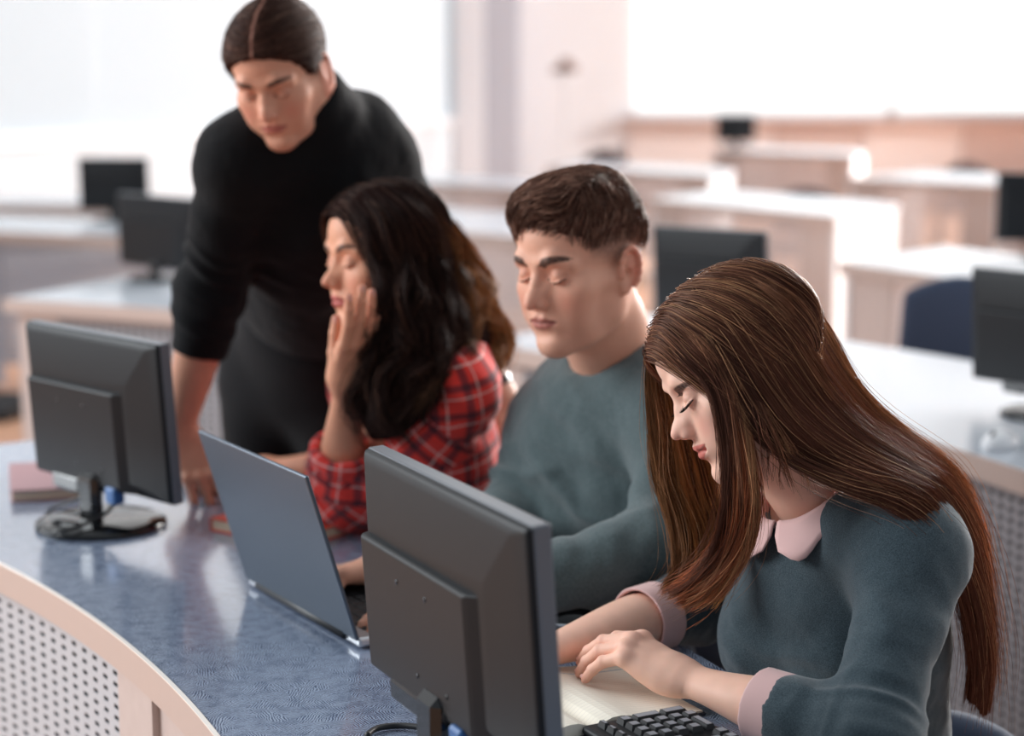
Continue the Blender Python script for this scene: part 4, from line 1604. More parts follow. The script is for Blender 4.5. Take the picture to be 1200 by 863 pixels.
def mouse(px, py, rz, label, silver=False):
    c = on(px, py, 0.765)
    t = empty('computer_mouse', (c[0], c[1], 0.75), rz)
    tag(t, label, 'mouse')
    f = Field((-0.045, -0.07, -0.01), (0.045, 0.07, 0.05), 0.0018)
    f.ell((0, 0, 0.006), (0.031, 0.054, 0.030), 0.01)
    f.cut((0, 0, 0.0005), (0, 0, -1))
    f.cone((0, 0.022, 0.040), (0, 0.070, 0.028), 0.0022, mode='s', k=0.001)
    V, F = f.mesh()
    link('shell', np_mesh('shell', relax(V, F, 2), F), M_GLOSS, t)
    MB().lathe([(0.006, -0.003), (0.0085, -0.002), (0.0085, 0.002), (0.006, 0.003)], 18, M=Matrix.Translation((0, 0.030, 0.0285)) @ Matrix.Rotation(math.pi / 2, 4, 'Y')).build('scroll_wheel', M_CABLE, t)
    if silver:
        ring_ = [(0.0325 * math.cos(a), 0.0555 * math.sin(a), 0.012) for a in np.linspace(0, 2 * math.pi, 40)[:-1]]
        MB().tube(ring_, 0.0035, 8, closed=True).build('silver_band', mat('chrome', srgb(220, 222, 225), rough=0.15, metal=1.0), t)
    return t


mouse(236, 566, 0.5, 'black computer mouse under the right hand of the standing man')
mouse(660, 722, 1.0, 'black and silver computer mouse beside the sleeve of the young man', silver=True)


def white_mouse():
    t = mouse(1172, 516, 2.4, 'white computer mouse on the pale curved desk in front of the cut off monitor')
    for ch in children(t):
        if ch.name.startswith('shell'): ch.data.materials[0] = mat('white_gloss', srgb(235, 236, 238), rough=0.2)


white_mouse()


def cable(name, pts, r, label):
    P = [np.array(p) for p in pts]
    out = []
    for i in range(len(P) - 1):
        p0, p1, p2, p3 = P[max(i - 1, 0)], P[i], P[i + 1], P[min(i + 2, len(P) - 1)]
        for t in np.linspace(0, 1, 9)[:-1]:
            out.append(0.5 * ((2 * p1) + (-p0 + p2) * t + (2 * p0 - 5 * p1 + 4 * p2 - p3) * t * t + (-p0 + 3 * p1 - 3 * p2 + p3) * t ** 3))
    out.append(P[-1])
    o = MB().tube(out, r, 10).build(name, M_CABLE)
    return tag(o, label, 'cable')


cable('monitor_cable', [at(140, 575, 3.00), at(128, 598, 2.99), at(105, 612, 2.96), on(70, 632, 0.756) + [0, 0.0, 0.012], on(52, 622, 0.756), on(57, 600, 0.756), at(92, 584, 3.10), at(118, 570, 3.08)], 0.0033,
      'black cable looping round the foot of the left monitor')
cable('monitor_cable', [on(430, 862, 0.755), on(442, 854, 0.755), on(465, 851, 0.755), on(492, 853, 0.757), on(530, 862, 0.757)], 0.0036,
      'short black cable curving on the blue desk beside the largest monitor')


# ---- chairs
M_NAVY = mat('navy_upholstery', srgb(44, 56, 78), rough=0.9, sheen=0.3, noise=(500, srgb(56, 68, 92), 0.6, 4), bump=(900, 0.4, 0.0006))
M_TUBE = mat('black_tube', srgb(26, 26, 28), rough=0.35)


def chair(loc, face, label, group=None, back_top=0.86, color=None):
    """face: direction the sitter looks"""
    rz = math.atan2(face[1], face[0]) - math.pi / 2
    t = empty('upholstered_chair', (loc[0], loc[1], 0), rz)
    tag(t, label, 'chair', group)
    f = Field((-0.28, -0.28, 0.36), (0.28, 0.28, 0.52), 0.008)
    f.ell((0, 0.0, 0.43), (0.225, 0.22, 0.035), 0.01); f.cone((-0.12, 0, 0.425), (0.12, 0, 0.425), 0.03, k=0.05)
    V, F = f.mesh(); link('seat', np_mesh('seat', V, F), color or M_NAVY, t)
    f = Field((-0.27, -0.34, 0.42), (0.27, -0.1, back_top + 0.06), 0.008)
    zc = (0.58 + back_top) / 2
    n = 9
    for i in range(n):
        x = -0.17 + 0.34 * i / (n - 1)
        y = -0.24 + 0.9 * x * x
        f.cone((x, y, min(0.52, back_top - 0.12) + 1.2 * x * x), (x * 0.94, y - 0.02, back_top - 0.05 - 1.6 * x * x), 0.028, k=0.03)
    V, F = f.mesh(); link('backrest', np_mesh('backrest', relax(V, F, 3), F), color or M_NAVY, t)
    MB().tube([(0, -0.05, 0.40), (0, -0.20, 0.40), (0, -0.28, 0.50), (0, -0.275, min(0.66, back_top - 0.08))], 0.014, 10).build('back_support', M_TUBE, t)
    for sx in (-1, 1):
        for sy in (-1, 1):
            MB().tube([(sx * 0.17, sy * 0.14, 0.41), (sx * 0.20, sy * 0.19, 0.38), (sx * 0.22, sy * 0.23, 0.004)], 0.011, 10).build('leg', M_TUBE, t)
    return t
# ---------------------------------------------------------------- the four people
QUICK = False
HH = 0.0026 if QUICK else 0.0014
R_ = dict


def J_of(neck, lsh, rsh, chest, waist, hip, fwd, arms, legs=None):
    j = dict(neck=neck, lsh=lsh, rsh=rsh, chest=chest, waist=waist, hip=hip, fwd=unit(fwd), arms=arms)
    j['legs'] = legs if legs is not None else seated_legs(hip, fwd)
    return j


# ======== the brown haired woman at the front
def front_woman():
    S = dict(SKIN, skin=srgb(246, 196, 173), lip=srgb(208, 110, 100), blush=srgb(226, 140, 124), brow=srgb(48, 30, 28), browt=1.0)
    face = cam(-0.885, -0.44, -0.10)
    up = cam(-0.43, 0.90, 0.06)
    HM = head_matrix(at(870, 438, 2.21), face, up, 0.985)
    neck = at(964, 590, 2.26)
    fwd = np.array([-0.80, -0.60, 0])
    lsh, rsh = at(1072, 648, 2.12), at(872, 622, 2.39)
    hip = at(1015, 1060, 2.36)
    le, lwr = at(1022, 872, 1.97), on(806, 797, 0.785)
    re_, rwr = at(822, 706, 2.47), on(628, 768, 0.785)
    J = J_of(neck, lsh, rsh, at(985, 715, 2.265), at(1000, 880, 2.31), hip, fwd, [[lsh, le], [rsh, re_]])
    J['ch'] = 0.135; J['tr'] = 0.030
    parts = [head_parts(HM, [at(915, 520, 2.235), neck + [0.0, 0.0, 0.0]], dict(jaw=.86, brow=.72, nose=.84, lips=1.12, neck=.053, chin=.85, smile=1.3, ear=0, browz=-0.0085, browx=1.30), S, h=HH),
             core_parts(J, S, w=0.86, bust=0.8, depth=0.9)]
    # left hand, back of the hand up, resting on the page
    M = hand_matrix(lwr, on(736, 757, 0.812), (0.2, -0.25, 1.0))
    parts.append(hand_parts(M, [(0.50, 0.38, 0.2), (0.56, 0.40, 0.22), (0.62, 0.42, 0.25), (0.66, 0.36, 0.2)], (0.50, 0.22, 0.35), elbow=le, size=0.97, side=1, wrist_r=0.0245, fore_r=0.037, col=S, splay=(0.5, 0.5, 0.5, 0.55), thick=1.04))
    M = hand_matrix(rwr, on(560, 800, 0.78), (0.1, 0.2, 1.0))
    parts.append(hand_parts(M, [(0.5, 0.6, 0.4)] * 4, (0.5, 0.3, 0.4), elbow=re_, size=0.97, side=-1, wrist_r=0.024, fore_r=0.037, col=S))
    p = person(parts, 'woman with long brown hair, dark teal sweater and pink collar, writing at the front')
    m = cloth_mat('teal_knit', srgb(44, 58, 65), srgb(84, 100, 108), 800, 0.75)
    cufL = le + (lwr - le) * 0.47
    cufR = re_ + (rwr - re_) * 0.32
    # sweater
    sw = garment('sweater', J, [[lsh, le, cufL], [rsh, re_, cufR]], m, p, off=0.008, w=0.88, bust=0.95, depth=0.92, low=0.45,
                 rads=[[0.050, 0.046, 0.044], [0.050, 0.047, 0.045]],
                 cuffs=[(cufL, lwr - le, 0.09), (cufR, rwr - re_, 0.09)],
                 neckcut=(neck + unit(at(915, 520, 2.235) - neck) * 0.01, at(915, 520, 2.235), 0.065),
                 folds=[(le, le - lsh, 0.022, 0.006, 0.09), (lsh + (le - lsh) * 0.5, np.array([0.3, 0.2, 1.0]), 0.04, 0.004, 0.12), (re_, rwr - re_, 0.02, 0.005, 0.08),
                        (at(930, 660, 2.1), (0.6, 0, -0.6), 0.05, 0.004, 0.10), (at(950, 830, 2.15), (0.2, 0, 1), 0.04, 0.006, 0.14), (at(1060, 800, 2.1), (0.5, 0, 1), 0.03, 0.007, 0.1), (at(1030, 700, 2.05), (0.8, 0, 0.5), 0.035, 0.007, 0.08), (at(900, 740, 2.12), (0.3, 0, 1.0), 0.05, 0.006, 0.12), (le + (cufL - le) * 0.3, lwr - le, 0.022, 0.006, 0.07)])
    pink = mat('pink_shirt', srgb(232, 190, 186), rough=0.85, sheen=0.2, bump=(700, 0.2, 0.0005))
    # turned back cuffs of the shirt
    for (c, d, e, r) in ((cufL, unit(lwr - le), le, 0.0465), (cufR, unit(rwr - re_), re_, 0.0475)):
        f = Field(c - 0.09, c + 0.09, 0.0016)
        f.cone(c - d * 0.020, c + d * 0.034, r, r * 0.97, k=0)
        trim(f, c + d * 0.030, d, 0.1); trim(f, c - d * 0.014, -d, 0.1)
        f.cone(c - d * 0.05, c + d * 0.06, r - 0.0060, k=0.001, mode='s')
        V, F = f.mesh(); V = relax(V, F, 2)
        V = V + normals(V, F) * (0.0010 * vnoise(V, 0.03, 4))[:, None]
        link('shirt_cuff', np_mesh('shirt_cuff', V, F), pink, p)
    # collar: a band that stands round the neck and turns over into two points
    ax = unit(at(915, 520, 2.235) - neck)
    cf = unit(fwd - ax * np.dot(fwd, ax)); cr = unit(np.cross(cf, ax))
    cc = neck + ax * 0.016
    V, F, n, mrow = [], [], 72, 7
    for i in range(n):
        w = -math.pi + 2 * math.pi * (i + 0.5) / n           # 0 = front
        gap = 0.0
        rad = 0.0625
        d = cf * math.cos(w) + cr * math.sin(w)
        aw = abs(w)
        ln = 0.036 + 0.020 * math.exp(-((aw - 0.42) / 0.22) ** 2)
        if aw < 0.12: ln = 0.012 + 0.2 * aw
        for j in range(mrow):
            q = j / (mrow - 1)
            # up a little, then over and down along the sweater
            r = rad + 0.95 * ln * max(0, q - 0.12)
            z = 0.022 * math.sin(min(1, q / 0.25) * math.pi / 2) - 0.62 * ln * max(0, q - 0.15) ** 1.0
            sp = d * r * (1.0 + 0.10 * math.cos(w)) + ax * (z + 0.004)
            V.append(cc + sp)
    for i in range(n - 1):
        for j in range(mrow - 1):
            F.append((i * mrow + j, (i + 1) * mrow + j, (i + 1) * mrow + j + 1, i * mrow + j + 1))
    # leave the front open
    half = n // 2
    F = [q for q in F if q[0] // mrow not in (half - 1,)] + [tuple(((n - 1) * mrow + j, j, j + 1, (n - 1) * mrow + j + 1)) for j in range(mrow - 1)]
    o = link('shirt_collar', np_mesh('shirt_collar', np.array(V), np.array(F)), pink, p)
    solid(o, 0.0022)
    trousers('jeans', J, cloth_mat('denim', srgb(38, 62, 84), srgb(60, 86, 108), 900, 0.7), p)
    shoes(J, mat('white_shoe', srgb(225, 225, 225), rough=0.5), p)
    return p, HM, J


def lashes(p, HM, n=26, L=0.0085):
    pts = catmull([(0.0180, 0.0820, -0.0030), (0.024, 0.0872, -0.0064), (0.031, 0.0890, -0.0080), (0.038, 0.0866, -0.0070), (0.0470, 0.0775, -0.0018)], n)
    for sx in (1, -1):
        S = []
        for i, q in enumerate(pts):
            d = unit(q - np.array([0.031, 0.066, 0.004])); d = unit(d * [1.5, 1.0, 0.4] + np.array([0, 0.35, -0.45]))
            w = 0.6 + 0.4 * i / n
            S.append([(q + d * L * w * t + np.array([0, 0, 0.0045]) * w * t * t) * [sx, 1, 1] for t in np.linspace(-0.1, 1, 6)])
        S = to_world(np.array(S).reshape(-1, 3), HM).reshape(n, 6, 3)
        strand_mesh(S, 0.00042, 0.00012, np.tile(np.array([[0.01, 0.008, 0.008]]), (n, 1)), 'eyelashes', p)


# ======== the young man
def young_man():
    S = dict(SKIN, skin=srgb(232, 174, 148), lip=srgb(176, 104, 94), blush=srgb(206, 118, 98), brow=srgb(56, 38, 32), fade=0.88, stub=0.16, hair=srgb(82, 62, 55), browt=1.45)
    face = cam(-0.70, -0.24, -0.67)
    up = cam(-0.10, 0.98, -0.20)
    HM = head_matrix(at(680, 311, 2.70), face, up, 1.04)
    neck = at(722, 432, 2.80)
    fwd = np.array([-0.84, -0.54, 0])
    rsh, lsh = at(654, 496, 2.93), at(800, 492, 2.66)
    hip = at(730, 860, 2.95)
    rel, rw = at(598, 628, 2.80), at(462, 655, 2.62)
    lel, lwst = at(790, 648, 2.52), at(545, 700, 2.44)
    J = J_of(neck, lsh, rsh, at(712, 540, 2.83), at(722, 680, 2.88), hip, fwd, [[rsh, rel], [lsh, lel]])
    parts = [head_parts(HM, [at(705, 380, 2.75), neck], dict(jaw=1.0, brow=1.05, nose=1.0, lips=0.92, neck=.060), S, h=HH),
             core_parts(J, S, w=0.96, depth=0.92)]
    M = hand_matrix(rw, at(418, 668, 2.60), (0.1, 0.3, 1.0))
    parts.append(hand_parts(M, [(0.55, 0.5, 0.3), (0.6, 0.55, 0.3), (0.7, 0.5, 0.3), (0.75, 0.5, 0.3)], (0.55, 0.45, 0.3), elbow=rel, size=1.06, side=-1 if False else 1, wrist_r=0.026, col=S, h=0.0016))
    M = hand_matrix(lwst, at(470, 712, 2.42), (0.2, 0.2, 1.0))
    parts.append(hand_parts(M, [(0.45, 0.5, 0.3), (0.5, 0.5, 0.3), (0.55, 0.5, 0.3), (0.6, 0.5, 0.3)], (0.5, 0.4, 0.3), elbow=lel, size=1.06, side=1, wrist_r=0.026, col=S, h=0.0016))
    p = person(parts, 'young man with short brown hair and grey green sweatshirt typing on the laptop')
    m = cloth_mat('grey_green_sweat', srgb(74, 88, 90), srgb(94, 108, 110), 300, 0.6)
    axn = unit(at(705, 380, 2.75) - neck)
    cR, cL = rel + (rw - rel) * 0.93, lel + (lwst - lel) * 0.86
    garment('sweatshirt', J, [[rsh, rel, cR], [lsh, lel, cL]], m, p, off=0.012, w=1.06, low=0.45, depth=1.05,
            rads=[[0.062, 0.055, 0.041], [0.062, 0.056, 0.042]],
            cuffs=[(cR, rw - rel, 0.08), (cL, lwst - lel, 0.08)],
            neckcut=(neck + axn * 0.012, neck + axn * 0.12, 0.063),
            collar=[(neck + axn * 0.006, axn, 0.070, 0.008, 0.008)],
            folds=[(rel, rel - rsh, 0.04, 0.013, 0.11), (lel, lel - lwst, 0.04, 0.013, 0.13), (at(640, 560, 2.78), (0.8, 0, 0.5), 0.07, 0.012, 0.14),
                   (at(720, 560, 2.7), (0.9, 0, 0.35), 0.08, 0.012, 0.16), (at(740, 620, 2.7), (0.3, 0, 1), 0.06, 0.012, 0.14), (lel + (lwst - lel) * 0.4, lwst - lel, 0.028, 0.006, 0.10), (rsh + (rel - rsh) * 0.3, (0.7, 0, 0.7), 0.04, 0.008, 0.1), (at(655, 520, 2.75), (0.7, 0, 0.7), 0.035, 0.012, 0.09), (at(690, 600, 2.7), (0.5, 0, 0.85), 0.04, 0.012, 0.12), (at(730, 655, 2.52), (0.9, 0, -0.4), 0.030, 0.010, 0.09)])
    f = Field(neck - 0.11, neck + 0.11, 0.003)
    ring(f, neck + axn * 0.016, axn, 0.0665, 0.0085)
    f.cone(neck + axn * 0.004, neck + axn * 0.026, 0.066, k=0)
    trim(f, neck + axn * 0.028, axn, 0.1)
    f.cone(neck - axn * 0.05, neck + axn * 0.06, 0.0600, k=0.002, mode='s')
    V, F = f.mesh()
    link('collar_band', np_mesh('collar_band', relax(V, F, 2), F), cloth_mat('dark_rib', srgb(50, 64, 66), srgb(62, 76, 78), 500, 0.6), p)
    trousers('trousers', J, cloth_mat('dark_navy_cotton', srgb(26, 32, 46), srgb(36, 44, 60), 500, 0.6), p)
    shoes(J, mat('white_shoe', srgb(225, 225, 225), rough=0.5), p)
    return p, HM, J


# ======== the woman in the checked shirt
def plaid():
    m = mat('plaid_shirt', srgb(196, 50, 42), rough=0.9, sheen=0.15)
    nt = m.node_tree; N, L = nt.nodes, nt.links
    b = N['Principled BSDF']
    at_ = N.new('ShaderNodeAttribute'); at_.attribute_name = 'flow'
    sp = N.new('ShaderNodeSeparateXYZ'); L.new(at_.outputs['Vector'], sp.inputs[0])
    per = 0.043

    def stripes(out, edges):
        a = N.new('ShaderNodeMath'); a.operation = 'ADD'; a.inputs[1].default_value = 10.0; L.new(out, a.inputs[0])
        d = N.new('ShaderNodeMath'); d.operation = 'DIVIDE'; d.inputs[1].default_value = per; L.new(a.outputs[0], d.inputs[0])
        f = N.new('ShaderNodeMath'); f.operation = 'FRACT'; L.new(d.outputs[0], f.inputs[0])
        r = N.new('ShaderNodeValToRGB'); r.color_ramp.interpolation = 'CONSTANT'
        els = r.color_ramp.elements
        els[0].position = 0; els[0].color = edges[0][1]
        els[1].position = edges[1][0]; els[1].color = edges[1][1]
        for (p, c) in edges[2:]:
            e = els.new(p); e.color = c
        L.new(f.outputs[0], r.inputs['Fac'])
        return r.outputs['Color']
    K = (1, 1, 1, 1); D = srgb(78, 62, 84); W = (0, 0, 0, 1)
    dark = [(0.0, (0, 0, 0, 1)), (0.38, (1, 1, 1, 1)), (0.62, (0, 0, 0, 1)), (0.78, (0, 0, 0, 1))]
    light = [(0.0, (0, 0, 0, 1)), (0.12, (1, 1, 1, 1)), (0.18, (0, 0, 0, 1)), (0.84, (0.0, 0.0, 0.0, 1))]
    du, dv = stripes(sp.outputs[0], dark), stripes(sp.outputs[1], dark)
    lu, lv = stripes(sp.outputs[0], light), stripes(sp.outputs[1], light)

    def mixc(fac, a, c, sc=1.0):
        x = N.new('ShaderNodeMix'); x.data_type = 'RGBA'
        mu = N.new('ShaderNodeMath'); mu.operation = 'MULTIPLY'; mu.inputs[1].default_value = sc
        L.new(fac, mu.inputs[0]); L.new(mu.outputs[0], x.inputs[0])
        if isinstance(a, tuple): x.inputs[6].default_value = a
        else: L.new(a, x.inputs[6])
        x.inputs[7].default_value = c
        return x.outputs[2]
    base = srgb(224, 58, 50)
    c = mixc(du, base, srgb(30, 30, 48), 0.66)
    c = mixc(dv, c, srgb(26, 26, 42), 0.70)
    c = mixc(lu, c, srgb(236, 220, 214), 0.45)
    c = mixc(lv, c, srgb(236, 220, 214), 0.50)
    L.new(c, b.inputs['Base Color'])
    return m


def seg_flow(V, limbs, Rb, origin):
    """cloth coordinates: along and round each limb, or across and up the body"""
    best = np.full(len(V), 0.0)
    q = (V - origin) @ Rb.T
    ang = np.arctan2(q[:, 0], q[:, 1])
    U = np.c_[ang * 0.145, q[:, 2]]
    for (a, b, r) in limbs:
        ax = unit(b - a); L = np.linalg.norm(b - a)
        t = (V - a) @ ax
        x = unit(np.cross(ax, [0.3, 0.2, 1.0])); y = np.cross(ax, x)
        d = V - a - t[:, None] * ax
        dist = np.linalg.norm(d, axis=1)
        w = (t > 0.035) & (t < L + 0.04) & (dist < r * 1.55)
        an = np.arctan2(d @ x, d @ y)
        U[w] = np.c_[an * r, t][w]
    return U


def plaid_woman():
    S = dict(SKIN, skin=srgb(222, 160, 130), lip=srgb(186, 88, 84), blush=srgb(204, 116, 92), brow=srgb(44, 30, 28))
    face = cam(-0.86, -0.10, -0.50)
    up = cam(-0.04, 0.99, -0.10)
    HM = head_matrix(at(449, 304, 3.0), face, up, 0.97)
    neck = at(478, 408, 3.06)
    fwd = np.array([-0.80, -0.60, 0])
    lsh, rsh = at(532, 462, 2.95), at(432, 450, 3.20)
    hip = at(512, 740, 3.16)
    le, lwst = at(398, 585, 3.00), at(406, 456, 2.91)
    re_, rw = at(428, 556, 3.25), on(318, 548, 0.79)
    J = J_of(neck, lsh, rsh, at(488, 505, 3.06), at(500, 620, 3.11), hip, fwd, [[lsh, le], [rsh, re_]])
    parts = [head_parts(HM, [at(466, 362, 3.03), neck], dict(jaw=.88, brow=.75, nose=.88, lips=1.15, neck=.048, chin=.88, ear=0, lash=.8), S, h=0.002 if not QUICK else .003),
             core_parts(J, S, w=0.86, bust=0.8, depth=0.9)]
    M = hand_matrix(lwst, at(426, 372, 2.865), cam(0.60, 0.0, -0.80))
    parts.append(hand_parts(M, [(-0.02, 0.25, 0.15), (0.0, 0.22, 0.15), (0.02, 0.2, 0.15), (0.05, 0.25, 0.2)], (0.12, 0.25, 0.1), elbow=le, size=0.98, side=-1, wrist_r=0.0235, fore_r=0.034, col=S, h=0.0018, splay=(0.3, 0.3, 0.3, 0.35)))
    M = hand_matrix(rw, on(262, 545, 0.79), (0.1, 0.2, 1.0))
    parts.append(hand_parts(M, [(0.3, 0.4, 0.3)] * 4, (0.5, 0.3, 0.3), elbow=re_, size=0.96, side=-1, wrist_r=0.0235, col=S, h=0.002))
    p = person(parts, 'woman with dark wavy hair and red checked shirt resting her cheek on her hand')
    m = plaid()
    cL, cR = le + (lwst - le) * 0.40, re_ + (rw - re_) * 0.42
    Rb = frame(J['fwd'], unit(J['neck'] - J['hip']))

    def build(name, fn, lo, hi, limbs, foldl, h=0.0045, r=2):
        f = Field(lo, hi, h); fn(f)
        V, F = f.mesh(); V = relax(V, F, r, 0.5); U = seg_flow(V, limbs, Rb, J['chest']); N = normals(V, F)
        for i, fo in enumerate(foldl): V = fold(V, N, *fo, seed=i * 5 + 2)
        return link(name, np_mesh(name, V, F, uvs=U), m, p)

    def shirt(f):
        torso(f, J, 0.012, 0.90, 0.9, 0.94)
        f.path([lsh, le + (lsh - le) * 0.05, cL], [0.060, 0.056, 0.050], k=0.035)
        f.path([rsh, re_, cR], [0.058, 0.054, 0.050], k=0.035)
        trim(f, cL, lwst - le, 0.09); trim(f, cR, rw - re_, 0.09)
        f.cone(neck + [0, 0, 0.005], neck + [0, 0, 0.1], 0.055, k=0.01, mode='s')
    lo, hi = bounds(J, [le, re_, cL, cR], 0.12)
    lo[2] = max(lo[2], 0.4)
    build('checked_shirt', shirt, lo, hi, [(lsh, le, 0.058), (le, cL, 0.054), (rsh, re_, 0.056), (re_, cR, 0.053)],
          [(lsh + (le - lsh) * 0.6, le - lsh, 0.028, 0.008, 0.12), (le, le - lsh, 0.022, 0.009, 0.09), (at(520, 560, 2.95), (0.3, 0, 1), 0.04, 0.008, 0.14), (lsh, (0.6, 0, 0.6), 0.035, 0.006, 0.1)])
    for (c, d, r) in ((cL, unit(lwst - le), 0.049), (cR, unit(rw - re_), 0.050)):
        def cuff(f):
            f.cone(c - d * 0.055, c + d * 0.018, r * 1.16, r * 1.04, k=0)
            trim(f, c + d * 0.016, d, 0.1); trim(f, c - d * 0.05, -d, 0.12)
            f.cone(c - d * 0.08, c + d * 0.06, r - 0.008, k=0.002, mode='s')
        build('rolled_cuff', cuff, c - 0.13, c + 0.13, [(c - d * 0.1, c + d * 0.05, r)], [(c, d, 0.02, 0.006, 0.08), (c, np.cross(d, [1, 0, 0]), 0.02, 0.005, 0.08)], h=0.003, r=2)
    trousers('jeans', J, cloth_mat('denim', srgb(38, 62, 84)), p)
    shoes(J, mat('white_shoe', srgb(225, 225, 225), rough=0.5), p)
    return p, HM, J


# ======== the standing man
def standing_man():
    S = dict(SKIN, skin=srgb(216, 158, 132), lip=srgb(184, 104, 94), blush=srgb(214, 126, 106), brow=srgb(58, 40, 34), browt=1.25)
    face = cam(-0.20, -0.57, -0.80)
    up = cam(-0.20, 0.79, -0.57)
    HM = head_matrix(at(327, 87, 3.08), face, up, 0.915)
    neck = at(372, 138, 3.15)
    fwd = np.array([-0.42, -0.90, 0.0])
    rsh, lsh = at(279, 188, 3.12), at(442, 192, 3.26)
    hip = at(364, 436, 3.62)
    rel, rw = at(246, 345, 3.22), at(211, 508, 3.24)
    lel, lwst = at(508, 300, 3.40), at(583, 452, 3.33)
    f2 = unit(np.array([-0.42, -0.90, 0]))
    r2 = np.array([f2[1], -f2[0], 0])
    legs = []
    for s_ in (-1, 1):
        h = hip - r2 * 0.095 * s_ * -1 * -1 + np.array([0, 0, -0.02])
        k = np.array([*(h[:2] + f2[:2] * 0.03), 0.50]); a = np.array([*(h[:2] + f2[:2] * (0.02 if s_ < 0 else -0.12)), 0.09])
        legs.append([h, k, a])
    chest = at(352, 235, 3.24)
    J = J_of(neck, lsh, rsh, chest, at(362, 345, 3.46), hip, fwd, [[rsh, rel], [lsh, lel]], legs)
    J['fwd'] = unit(np.array([-0.30, -0.70, -0.25]))
    parts = [head_parts(HM, [at(350, 104, 3.105), neck], dict(jaw=1.0, brow=1.15, nose=1.02, lips=0.95, neck=.060, lash=.95), S, h=0.0022 if not QUICK else .003),
             core_parts(dict(J, fwd=unit(fwd)), S, w=0.84, depth=0.8)]
    M = hand_matrix(rw, on(240, 556, 0.80), (-0.3, -0.3, 1.0))
    parts.append(hand_parts(M, [(0.2, 0.35, 0.2), (0.3, 0.4, 0.25), (0.35, 0.45, 0.3), (0.4, 0.5, 0.3)], (0.6, 0.5, 0.2), elbow=rel, size=1.08, side=-1, wrist_r=0.028, fore_r=0.039, col=S, h=0.0018))
    M = hand_matrix(lwst, at(596, 500, 3.31), (0.7, -0.6, 0.6))
    parts.append(hand_parts(M, [(0.9, 0.9, 0.5)] * 4, (0.5, 0.5, 0.4), elbow=lel, size=1.08, side=1, wrist_r=0.028, fore_r=0.039, col=S, h=0.002))
    p = person(parts, 'standing man in black with tied back brown hair leaning over the desk')
    blk = cloth_mat('black_knit', srgb(12, 12, 14), srgb(20, 21, 24), 300, 0.5, sheen=0.05)
    axn = unit(at(350, 104, 3.105) - neck)
    cR, cL = rel + (rw - rel) * 0.42, lel + (lwst - lel) * 0.52
    up_h = unit(J['neck'] - J['hip'])
    garment('sweater', J, [[rsh, rel, cR], [lsh, lel, cL]], blk, p, off=0.012, w=0.96, depth=0.96,
            rads=[[0.062, 0.054, 0.048], [0.062, 0.054, 0.050]],
            cuffs=[(cR, rw - rel, 0.09), (cL, lwst - lel, 0.09)],
            hem=(at(335, 330, 3.48) - up_h * 0.06, -up_h),
            neckcut=(neck + axn * 0.045, neck + axn * 0.16, 0.060),
            extra=lambda f: f.cone(neck, neck + axn * 0.036, 0.074, 0.070, k=0.02),
            folds=[(rel, rel - rsh, 0.035, 0.008, 0.12), (at(330, 300, 3.3), (0.2, 0, 1), 0.05, 0.010, 0.16), (rsh, (0.7, 0, 0.7), 0.05, 0.006, 0.12), (at(400, 220, 3.2), (0.9, 0, -0.4), 0.05, 0.006, 0.14)])
    J['fwd'] = unit(fwd)
    trousers('trousers', J, cloth_mat('black_cotton', srgb(14, 13, 15), srgb(20, 19, 22), 500, 0.5, sheen=0.05), p, off=0.016)
    shoes(J, mat('black_shoe', srgb(25, 25, 25), rough=0.4), p)
    # wristwatch
    c = lel + (lwst - lel) * 0.985; d = unit(lwst - lel)
    f = Field(c - 0.06, c + 0.06, 0.002)
    xx = unit(np.cross(d, (0.7, -0.6, 0.6)))
    f.cone(c - d * 0.010, c + d * 0.010, 0.0275, 0.0265, k=0, wide=(xx, 1.18))
    trim(f, c + d * 0.009, d, 0.08); trim(f, c - d * 0.009, -d, 0.08)
    V, F = f.mesh()
    wt = link('watch_strap', np_mesh('watch_strap', V, F), M_GLOSS, p)
    n_ = unit(cam(-0.5, 0.3, -0.8)); n_ = unit(n_ - d * (n_ @ d))
    Mx = Matrix(np.column_stack([np.r_[np.cross(d, n_), 0], np.r_[d, 0], np.r_[n_, 0], np.r_[c + n_ * 0.028, 1]]).tolist())
    o = MB().lathe([(0.0001, 0), (0.017, 0), (0.018, 0.004), (0.0155, 0.008), (0.0001, 0.008)], 24, M=Mx).build('watch_case', mat('chrome', rough=0.15, metal=1.0, color=srgb(220, 222, 225)), wt)
    return p, HM, J


CAST = {}
CAST['front'] = front_woman()
CAST['young'] = young_man()
CAST['plaid'] = plaid_woman()
CAST['stand'] = standing_man()


def chair_for(J, label, dist=0.0, group=None, **kw):
    f = unit(np.array([J['fwd'][0], J['fwd'][1], 0]))
    h = J['hip']
    return chair((h[0] + f[0] * 0.06 - f[0] * dist, h[1] + f[1] * 0.06 - f[1] * dist), f, label, group, **kw)


